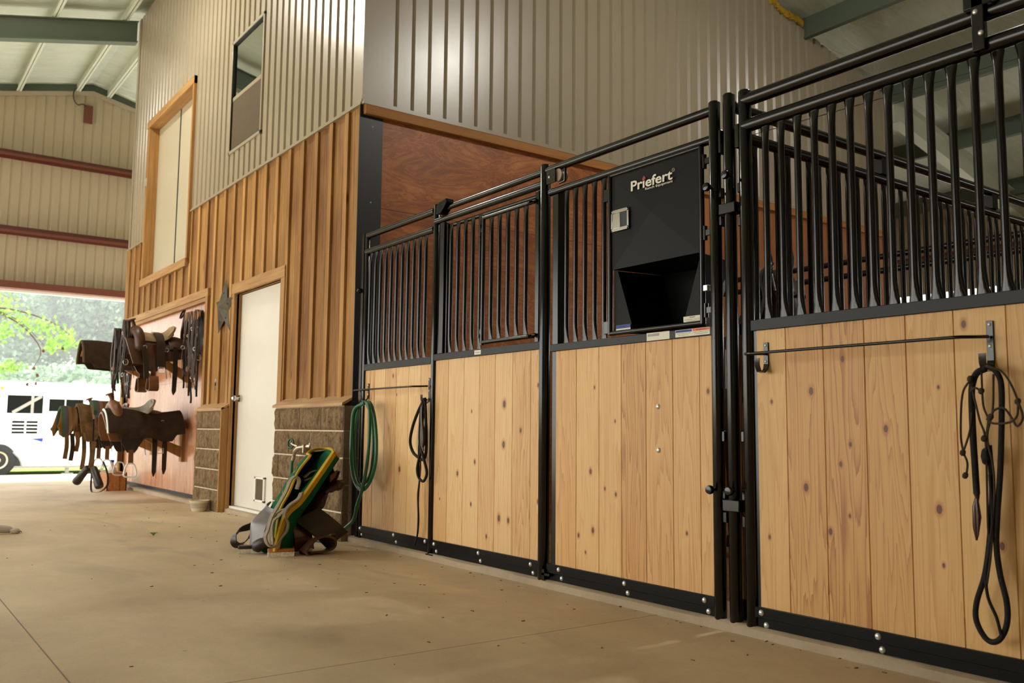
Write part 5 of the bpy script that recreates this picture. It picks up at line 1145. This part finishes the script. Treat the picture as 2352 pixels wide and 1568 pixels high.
V = [(-4.35,2.2,1.10,.29),(-4.75,2.38,1.12,.28),(-5.05,2.5,1.13,.24),(-4.05,2.06,1.14,.26),(-3.88,1.98,1.36,.17),(-3.78,1.94,1.58,.125),(-3.68,1.90,1.76,.10),(-3.57,1.86,1.75,.105),(-3.47,1.81,1.63,.08),(-3.38,1.77,1.50,.055),(-3.34,1.75,1.44,.05),
     (-4.0,1.90,.86,.11),(-3.98,1.88,.56,.062),(-3.99,1.88,.30,.042),(-3.97,1.86,.10,.05), (-4.02,2.2,.86,.11),(-4.05,2.22,.56,.062),(-4.05,2.22,.30,.042),(-4.03,2.2,.10,.05),
     (-5.05,2.36,.86,.14),(-4.95,2.32,.66,.09),(-5.12,2.38,.50,.058),(-5.08,2.36,.28,.042),(-5.05,2.35,.10,.05), (-5.1,2.66,.86,.14),(-5.0,2.64,.66,.09),(-5.17,2.7,.50,.058),(-5.13,2.68,.28,.042),(-5.1,2.67,.10,.05),
     (-5.22,2.56,1.22,.06),(-5.34,2.6,1.0,.05),(-5.36,2.62,.62,.05)]
E_ = [(0,1),(1,2),(0,3),(3,4),(4,5),(5,6),(6,7),(7,8),(8,9),(9,10),(3,11),(11,12),(12,13),(13,14),(3,15),(15,16),(16,17),(17,18),(2,19),(19,20),(20,21),(21,22),(22,23),(2,24),(24,25),(25,26),(26,27),(27,28),(2,29),(29,30),(30,31)]
skinned('body', V, E_, M['horse'], h)
for (x, y, s) in ((-3.66,1.86,-1),(-3.56,1.93,1)):
    part(h, 'ear', M['horse'], lambda f: f.lathe([(.022,0),(.03,.03),(.024,.09),(.004,.14)], (x,y,1.82), 10, (.25,.1*s-.15,1)), smooth=60)
def mane(i):
    t = i/26; p = Vector((-3.60,1.84,1.84)).lerp(Vector((-3.98,1.97,1.44)), t); r_ = random.Random(i)
    return [p+Vector((0,-.03,.02)), p+Vector((.02*r_.uniform(-1,1),-.10,-.05)), p+Vector((.04*r_.uniform(-1,1),-.12,-.17-.06*r_.random())), p+Vector((.05*r_.uniform(-1,1),-.11,-.28-.1*r_.random()))]
f = MB()
for i in range(27): f.tube(spline(mane(i), 3), [.02,.02,.019,.018,.017,.016,.014,.012,.008,.003], 6)
f.build('mane', M['mane'], h, smooth=60)
part(h, 'halter', M['dark_leather'], lambda f: (f.strap([(-3.46+.098*math.cos(a)*.8, 1.81+.098*math.sin(a), 1.60+.05*math.cos(a)) for a in [i*PI/8 for i in range(16)]], (.5,.2,-.9), .022, .004, True), f.tube([(-3.50,1.715,1.66+.0), (-3.56,1.76,1.78)], .01, 8)), smooth=50)
for s in (-1, 1): part(h, 'eye', M['label_black'], lambda f: f.dome((-3.52+.03*s, 1.83+.095*s, 1.72), (.2,s,0), .016, .01, 12), smooth=60)
for x, y in ((-3.97,1.86),(-4.03,2.2),(-5.05,2.35),(-5.1,2.67)): part(h, 'hoof', M['label_black'], lambda f: f.lathe([(.062,0),(.05,.07),(.04,.075)], (x,y,.037), 14), smooth=50)

d = thing('dog', (-7.42, -2.7, 0), 'white dog lying at the left edge with one foreleg stretched out', 'dog')
V = [(-7.36,-2.92,.16,.13),(-7.30,-3.25,.16,.14),(-7.24,-3.52,.14,.12),(-7.40,-2.66,.19,.11),(-7.44,-2.46,.26,.075),(-7.47,-2.33,.29,.07),(-7.50,-2.20,.26,.045),(-7.52,-2.12,.25,.035),
     (-7.42,-2.52,.085,.06),(-7.44,-2.30,.055,.046),(-7.475,-2.08,.046,.040),(-7.495,-1.95,.036,.033),(-7.505,-1.885,.026,.026), (-7.28,-2.55,.07,.05),(-7.30,-2.34,.045,.034),(-7.33,-2.20,.036,.030),(-7.35,-2.12,.03,.026),
     (-7.15,-3.42,.08,.075),(-7.12,-3.18,.06,.045),(-7.13,-3.34,.035,.03),(-7.12,-3.18,.025,.026), (-7.17,-3.7,.08,.025),(-7.1,-3.9,.03,.016)]
E_ = [(0,1),(1,2),(0,3),(3,4),(4,5),(5,6),(6,7),(3,8),(8,9),(9,10),(10,11),(11,12),(3,13),(13,14),(14,15),(15,16),(2,17),(17,18),(18,19),(19,20),(2,21),(21,22)]
skinned('body', V, E_, M['dog'], d)
for k in range(4):
    x = -7.466-.025*k; y = -1.855-.014*abs(k-1.5)
    part(d, 'toe', M['dog'], lambda f: f.lathe([(0,-.034),(.012,-.026),(.018,-.008),(.0185,.006),(.013,.02),(0,.028)], (x, y, .019), 14, (-.1,1,-.12)), smooth=80)
    part(d, 'claw', M['claw'], lambda f: f.tube([(x,y+.02,.018),(x,y+.033,.010),(x,y+.036,.003)], [.004,.003,.001], 6), smooth=50)
for s in (-1, 1): part(d, 'ear', M['dog_dark'], lambda f: f.shell(lambda u, v: (-7.47+s*(.055+.02*u), -2.36+.05*(v-.5)*(1-.5*u), .34-.09*u), 4, 4, .008), smooth=60)
part(d, 'nose', M['claw'], lambda f: f.dome((-7.525,-2.085,.262), (0,1,.2), .014, .012, 10), smooth=60)
for s in (-1, 1): part(d, 'eye', M['label_black'], lambda f: f.dome((-7.485+s*.035,-2.265,.305), (s*.6,.8,.2), .008, .005, 10), smooth=60)

# tiny litter on the floor
e = thing('weed_sprig', (-6.80, -1.08, 0), 'small green weed sprig lying on the concrete', 'weed sprig')
for k in range(7):
    a = k*.9; part(e, 'leaf', M['maple'], lambda f: f.shell(lambda u, v: (-6.80+.035*u*math.cos(a)-(v-.5)*.014*math.sin(a)*math.sin(u*PI), -1.08+.035*u*math.sin(a)+(v-.5)*.014*math.cos(a)*math.sin(u*PI), .004+.022*math.sin(u*2.2)), 4, 2, .0012), smooth=60)
r = random.Random(21); f = MB()
for k in range(150):
    x = r.uniform(-9.5, -1.2); y = -.05-abs(r.gauss(0, .8)) if k % 3 else -.04-abs(r.gauss(0, .03)); y = max(y, -2.5); s = r.uniform(.002, .0055); a = r.random()*6.3
    f.obox((x, y, s*.3), (s*1.6*math.cos(a), s*1.6*math.sin(a), 0), (-s*.5*math.sin(a), s*.5*math.cos(a), 0), (0, 0, s*.3))
o = f.build('floor_litter', M['tan_leather']); o['kind'] = 'stuff'; tag(o, 'scattered straw bits and crumbs of dirt on the concrete', 'litter')
# ================================================================= outside: trailer, trees
XT = -24.0
t_ = thing('horse_trailer', (XT, -1.5, -.38), 'long white aluminium horse trailer parked outside the doorway', 'trailer')
Y0, Y1 = -7.5, 4.6
def skin(u, v):
    z = -.16+1.72*v; rib = .006*(1 if (v*24) % 1 < .12 else 0); return (XT+rib, Y0+(Y1-Y0)*u, z)
f = MB(); zs = []
z = -.16
while z < 1.5: zs += [(z, 0), (z+.058, 0), (z+.062, .006), (z+.07, .006), (z+.074, 0)]; z += .074
R = [[(XT+w, Y0, zz), (XT+w, Y1, zz)] for zz, w in zs]
for a, b in zip(R, R[1:]): f.quad(a[0], a[1], b[1], b[0])
f.box(XT-2.4, XT-.002, Y0, Y1, -.16, 1.60)
f.prism([(XT+.012, Y0, 1.50), (XT+.012, Y0, 1.70), (XT-.03, Y0, 1.79), (XT-.12, Y0, 1.83), (XT-2.3, Y0, 1.83), (XT-2.4, Y0, 1.70), (XT-2.4, Y0, 1.5)], (0, Y1-Y0, 0))
f.build('body', M['alu'], t_)
part(t_, 'side_rail', M['rail_grey'], lambda f: f.box(XT-.05, XT+.02, Y0, Y1, -.215, -.16))
def win(a, b, c, d, mull=None, open_=False):
    w = part(t_, 'window', M['glass_dark'], lambda f: f.box(XT+.004, XT+.010, a, b, c, d))
    if mull: part(w, 'mullion', M['alu'], lambda f: f.box(XT+.004, XT+.02, mull-.012, mull+.012, c, d))
    part(w, 'frame', M['alu'], lambda f: (f.box(XT+.0, XT+.022, a-.03, b+.03, d, d+.03), f.box(XT+.0, XT+.022, a-.03, b+.03, c-.03, c), f.box(XT+.0, XT+.022, a-.03, a, c, d), f.box(XT+.0, XT+.022, b, b+.03, c, d)))
    return w
w1 = win(-.0, .755, 1.075, 1.50); part(w1, 'inner_bar', M['rail_grey'], lambda f: f.obox((XT+.014, .42, 1.29), (0,.30,.20), (0,.02,-.03), (.002,0,0))); part(w1, 'inner_post', M['rail_grey'], lambda f: f.box(XT+.012, XT+.018, .5, .56, 1.08, 1.5))
win(.885, 1.64, 1.135, 1.43, 1.24); win(1.90, 2.7, 1.12, 1.42, 2.3); win(-1.2, -.15, 1.075, 1.5); win(-2.5, -1.7, 1.135, 1.43, -2.1)
p_ = part(t_, 'drop_door', M['alu'], lambda f: f.box(XT+.01, XT+.05, -.03, .80, .52, .975), bevel=.01)
for i in range(4):
    z = .60+i*.082
    for a, b in ((.12,.38),(.42,.66)): part(p_, 'grille_slot', M['glass_dark'], lambda f: f.box(XT+.05, XT+.053, a, b, z, z+.052))
part(t_, 'graphic', M['label_blue'], lambda f: f.prism([(XT+.012,.52,.47),(XT+.012,.80,.49),(XT+.012,.79,.40),(XT+.012,.68,.44)], (.002,0,0)))
part(t_, 'graphic_line', M['rail_grey'], lambda f: f.tube(spline([(XT+.012,1.15,.38),(XT+.012,1.3,.31),(XT+.012,1.45,.28),(XT+.012,1.8,.285),(XT+.012,2.2,.29)],4), .006, 5))
part(t_, 'graphic_line', M['rail_grey'], lambda f: f.tube([(XT+.012,-3,.72),(XT+.012,-.04,.70),(XT+.012,.85,.68)], .006, 5))
for y, z in ((-.12,1.66),(-3.0,1.66)): part(t_, 'marker_light', M['amber'], lambda f: f.dome((XT+.012,y,z), (1,0,0), .045, .02, 12), smooth=50)
for y in (-.12, -1.0):
    w = part(t_, 'wheel', M['rubber'], lambda f: f.lathe([(.20,-.1),(.33,-.1),(.375,-.07),(.385,0),(.375,.07),(.33,.1),(.20,.1)], (XT-.05,y,-.02), 32, (1,0,0)), smooth=50)
    part(w, 'hub', M['ceramic'], lambda f: f.lathe([(.0,.06),(.05,.06),(.09,.02),(.13,.01),(.18,.06),(.205,.08),(.205,-.05),(0,-.05)], (XT+.0,y,-.02), 28, (1,0,0)), smooth=40)
part(t_, 'wheel_well', M['dark_gap'], lambda f: f.prism([(XT+.014,-.60+.98*math.cos(a),-.16+.52*math.sin(a)) for a in [i*PI/16 for i in range(17)]], (.006,0,0)))  # flat dark plate painting in the shade of the wheel recess
part(t_, 'fender_trim', M['rail_grey'], lambda f: f.tube([(XT+.02,-.60+.98*math.cos(a),-.16+.52*math.sin(a)) for a in [i*PI/16 for i in range(17)]], .022, 8), smooth=50)
j = part(t_, 'jack', M['rail_grey'], lambda f: (f.box(XT-.1, XT-.02, 1.33, 1.41, -.36, -.16), f.box(XT-.14, XT+.02, 1.25, 1.5, -.38, -.34)))
part(t_, 'roof_vent', M['alu'], lambda f: f.box(XT-.5, XT-.2, 1.45, 1.72, 1.83, 1.9), bevel=.03)
part(t_, 'round_lamp', M['chrome'], lambda f: f.lathe([(.08,0),(.09,.02),(.06,.05),(0,.06)], (XT+.012,-.4,1.76), 16, (1,0,0)), smooth=50)

hz = bpy.data.materials.new('glare_scatter'); hz.use_nodes = True; hn = hz.node_tree; hn.nodes.remove(hn.nodes['Principled BSDF'])  # scattering volume added to wash out the trees as glare does
vs_ = hn.nodes.new('ShaderNodeVolumeScatter'); vs_.inputs['Density'].default_value = .02; vs_.inputs['Anisotropy'].default_value = .2; hn.links.new(vs_.outputs[0], hn.nodes['Material Output'].inputs['Volume'])
f = MB(); f.box(-58, -27, -18, 24, -.3, 16); o = f.build('glare_veil', hz); o['kind'] = 'stuff'; tag(o, 'pale scattering volume added outside to imitate glare over the trees', 'glare_veil')
def foliage(root, name, mat, blobs, n, size, seed, jitter=.5):
    r = random.Random(seed); f = MB(); tot = sum(b[3]**2 for b in blobs)
    for bx, by, bz, br in blobs:
        for k in range(int(n*br*br/tot)):
            th = r.random()*2*PI; cz = r.uniform(-1, 1); q = math.sqrt(1-cz*cz); rad = br*(r.random()**.33)*(.75+.5*r.random()*jitter)
            c = Vector((bx+rad*q*math.cos(th), by+rad*q*math.sin(th), bz+rad*cz*.8)); s = size*r.uniform(.6, 1.4)
            u_ = Vector((r.gauss(0,1), r.gauss(0,1), r.gauss(0,.6))).normalized(); w_ = u_.orthogonal().normalized()
            f.add([c-u_*s, c+w_*s*.55, c+u_*s, c-w_*s*.55], [(0,1,2,3)])
    return f.build(name, mat, root)
def tree(name, x, y, h_, r_, label, mat, seed, n=5200, size=.2, grp='trees behind the trailer'):
    e = thing(name, (x, y, -.38), label, 'tree', grp); r = random.Random(seed)
    part(e, 'trunk', M['bark'], lambda f: f.tube([(x,y,-.4),(x+.1,y,h_*.3),(x,y+.15,h_*.6),(x,y,h_*.85)], [r_*.09,r_*.07,r_*.05,r_*.02], 10), smooth=50)
    bl = [(x, y, h_*.45, r_*.8)]
    for k in range(16):
        a = r.random()*6.3; q = r.uniform(.25, .85)*r_; z = r.uniform(.16, .88)*h_; qq = q*(1.15-z/h_*.7); bl.append((x+qq*math.cos(a), y+qq*math.sin(a), z, r_*r.uniform(.28,.48)))
    foliage(e, 'crown', mat, bl, n, size, seed+1); return e
tree('dense_tree', -44, 1.5, 8.3, 3.0, 'shorter tree at the left of the tree line behind the trailer', M['leaf'], 1, 20000, .12)
tree('dense_tree', -46, 5.6, 12.5, 3.6, 'tall dense tree behind the middle of the trailer roof', M['leaf'], 2, 30000, .12)
tree('dense_tree', -42, 8.6, 11.5, 3.4, 'tall dense tree seen just left of the wooden wall', M['leaf'], 3, 26000, .12)
tree('dense_tree', -48, -3.4, 8.0, 3.6, 'broad tree behind the left end of the trailer', M['leaf'], 4, 16000, .13)
tree('dense_tree', -50, 12.5, 12.5, 4.2, 'tall tree hidden behind the wooden wall at the right', M['leaf'], 5, 5000)
e = thing('hedge', (-36, 2, -.38), 'low green brush just above the trailer roof', 'brush')
foliage(e, 'leaves', M['leaf'], [(-36+((k*7) % 5)*.4, -9+k*1.5, 1.2+.5*((k*3) % 4)/4, 1.5) for k in range(16)] + [(-38+((k*5) % 5)*.3, -9+k*1.5, 2.0+.4*((k*3) % 4)/4, 1.6) for k in range(16)], 40000, .11, 9)
# maple branch reaching in from the left
e = thing('maple_tree', (-20.5, -4.6, -.3), 'bright green maple branch with brown seed clusters at the left edge', 'tree')
part(e, 'trunk', M['bark'], lambda f: f.tube(spline([(-20.5,-4.6,-.4),(-20.5,-4.5,1.5),(-20.4,-4.3,3.2),(-20.5,-4.4,5.6)],4), [.2]*4+[.16]*4+[.12]*4+[.05], 12), smooth=50)
br = [[(-20.4,-4.35,3.0),(-20.2,-3.0,3.25),(-20,-1.6,3.15),(-20,-.7,3.0),(-20,-.25,2.75),(-20,.1,2.4)], [(-20,-1.2,3.08),(-20,-.4,3.05),(-20,.25,2.85),(-20,.6,2.6)], [(-20,-.8,3.02),(-20,-.3,2.75),(-20,.05,2.3),(-20,-.05,1.95)],
      [(-20.4,-4.35,2.4),(-20.2,-3.0,2.3),(-20,-1.5,2.1),(-20,-.8,1.95),(-20,-.3,1.85)], [(-20.4,-4.3,3.8),(-20.1,-2.8,3.9),(-20,-1.3,3.6),(-20,-.6,3.3)]]
for b in br: part(e, 'branch', M['bark'], lambda f: f.tube(spline(b, 4), [.02-.016*i/(4*(len(b)-1)) for i in range(4*(len(b)-1)+1)], 8), smooth=50)
def leaves(mat, blobs, n, size, seed, name):
    r = random.Random(seed); f = MB()
    for (y, z, ry, rz_) in blobs:
        for k in range(n):
            c = Vector((-20+r.gauss(0,.25), y+r.gauss(0,.5)*ry, z+r.gauss(0,.5)*rz_)); s = size*r.uniform(.7,1.3); u_ = Vector((r.gauss(0,.5), r.gauss(0,1), r.gauss(-.6,.6))).normalized(); w_ = u_.orthogonal().normalized()
            P = [c+(u_*math.cos(a)+w_*math.sin(a))*s*k2 for a, k2 in zip([i*PI/5 for i in range(10)], [1,.45,.8,.4,.6,.3,.6,.4,.8,.45])]
            f.add(P, [tuple(range(10))])
    return f.build(name, mat, e)
leaves(M['maple'], [(-.5,2.95,.35,.25),(-.15,2.8,.35,.25),(.15,2.75,.3,.22),(.38,2.6,.25,.22),(.55,2.45,.15,.2),(-.7,3.15,.3,.2),(.25,2.4,.12,.15),(-.65,2.6,.15,.2),(-.7,1.85,.2,.12),(-.45,1.95,.2,.12),(-1.4,3.3,.8,.4),(-2.4,3.4,.8,.5),(-1.5,2.1,.5,.25),(-1.6,3.8,.8,.3),(-3.6,4.6,1.4,.9)], 70, .05, 3, 'leaves')
for k, (y, z) in enumerate(((.1,2.28),(.45,2.35),(-.05,1.92),(.02,1.78),(-.15,1.6),(.0,1.62),(-.6,1.9))):
    r = random.Random(k); f = MB()
    f.grid(lambda u, v: Vector((-20, y, z)) + Vector((math.cos(u*2*PI)*math.sin(v*PI), math.sin(u*2*PI)*math.sin(v*PI), math.cos(v*PI)))*(.026+.03*noise.noise(Vector((u*9, v*9, k*3.1)))), 14, 10); f.build('seed_cluster', M['maple_brown'], e)
# ================================================================= light, camera
def lamp(loc, label):
    r = thing('pendant_lamp', loc, label, 'lamp', 'pendant barn lamps')
    f = MB(); x, y, z = loc; f.lathe([(.04, .28), (.08, .26), (.1, .16), (.24, .0), (.25, .0), (.11, .17), (.09, .27), (.04, .3)], (x, y, z), 28); f.build('lamp_shade', M['shade'], r, smooth=40)
    f = MB(); f.lathe([(.0, -.11), (.06, -.10), (.1, -.07), (.12, -.02), (.12, .02), (.06, .1), (0, .1)], (x, y, z), 24); f.build('bulb', M['lamp'], r)
    f = MB(); f.cyl((x, y, z+.28), (x, y, zr(y)+.02), .012, 8); f.build('hanger', M['galv'], r)
lamp((-9.4, -1.72, 5.72), 'round pendant barn lamp hanging over the aisle')
lamp((-2.6, 2.6, 5.22), 'round pendant barn lamp hanging over the stalls')
w = bpy.data.worlds.new('sky'); SC.world = w; w.use_nodes = True
bg = w.node_tree.nodes['Background']
tc = w.node_tree.nodes.new('ShaderNodeTexCoord'); sx = w.node_tree.nodes.new('ShaderNodeSeparateXYZ'); rp = w.node_tree.nodes.new('ShaderNodeValToRGB')
w.node_tree.links.new(tc.outputs['Generated'], sx.inputs[0]); w.node_tree.links.new(sx.outputs[2], rp.inputs[0]); w.node_tree.links.new(rp.outputs[0], bg.inputs[0])
rp.color_ramp.elements[0].color = (1, .97, .9, 1); rp.color_ramp.elements[1].color = (.86, .93, 1, 1)
bg.inputs[1].default_value = 1.0
sd = bpy.data.lights.new('sun', 'SUN'); sd.energy = 1.6; sd.angle = math.radians(8); sd.color = (1, .95, .86)
so = bpy.data.objects.new('sun', sd); COL.objects.link(so)
so.rotation_euler = Vector((.78, .38, -1.25)).to_track_quat('-Z', 'Y').to_euler()

cd = bpy.data.cameras.new('camera'); cam = bpy.data.objects.new('camera', cd); COL.objects.link(cam)
cd.sensor_width = 36; cd.lens = 2058.526*36/2352
R_, U_, F_ = Vector((.59025555,.80715915,.00961732)), Vector((.07417972,-.06610186,.99505171)), Vector((-.80380082,.58662139,.09889183))
mat_ = Matrix(((R_.x, U_.x, -F_.x), (R_.y, U_.y, -F_.y), (R_.z, U_.z, -F_.z))).to_4x4(); mat_.translation = Vector((0, -2.87, .78))
cam.matrix_world = mat_; cd.clip_start = .05; cd.clip_end = 300
cd.dof.use_dof = True; cd.dof.focus_distance = 4.3; cd.dof.aperture_fstop = 4.0
SC.camera = cam
SC.view_settings.view_transform = 'Standard'; SC.view_settings.look = 'None'; SC.view_settings.gamma = 1; SC.view_settings.use_curve_mapping = False
SC.view_settings.exposure = 2.32
SC.cycles.max_bounces = 6; SC.cycles.diffuse_bounces = 4; SC.cycles.glossy_bounces = 2; SC.cycles.volume_bounces = 0; SC.cycles.transparent_max_bounces = 8; SC.cycles.use_adaptive_sampling = True; SC.cycles.adaptive_threshold = .06; SC.cycles.use_denoising = True
SC.cycles.sample_clamp_indirect = 6
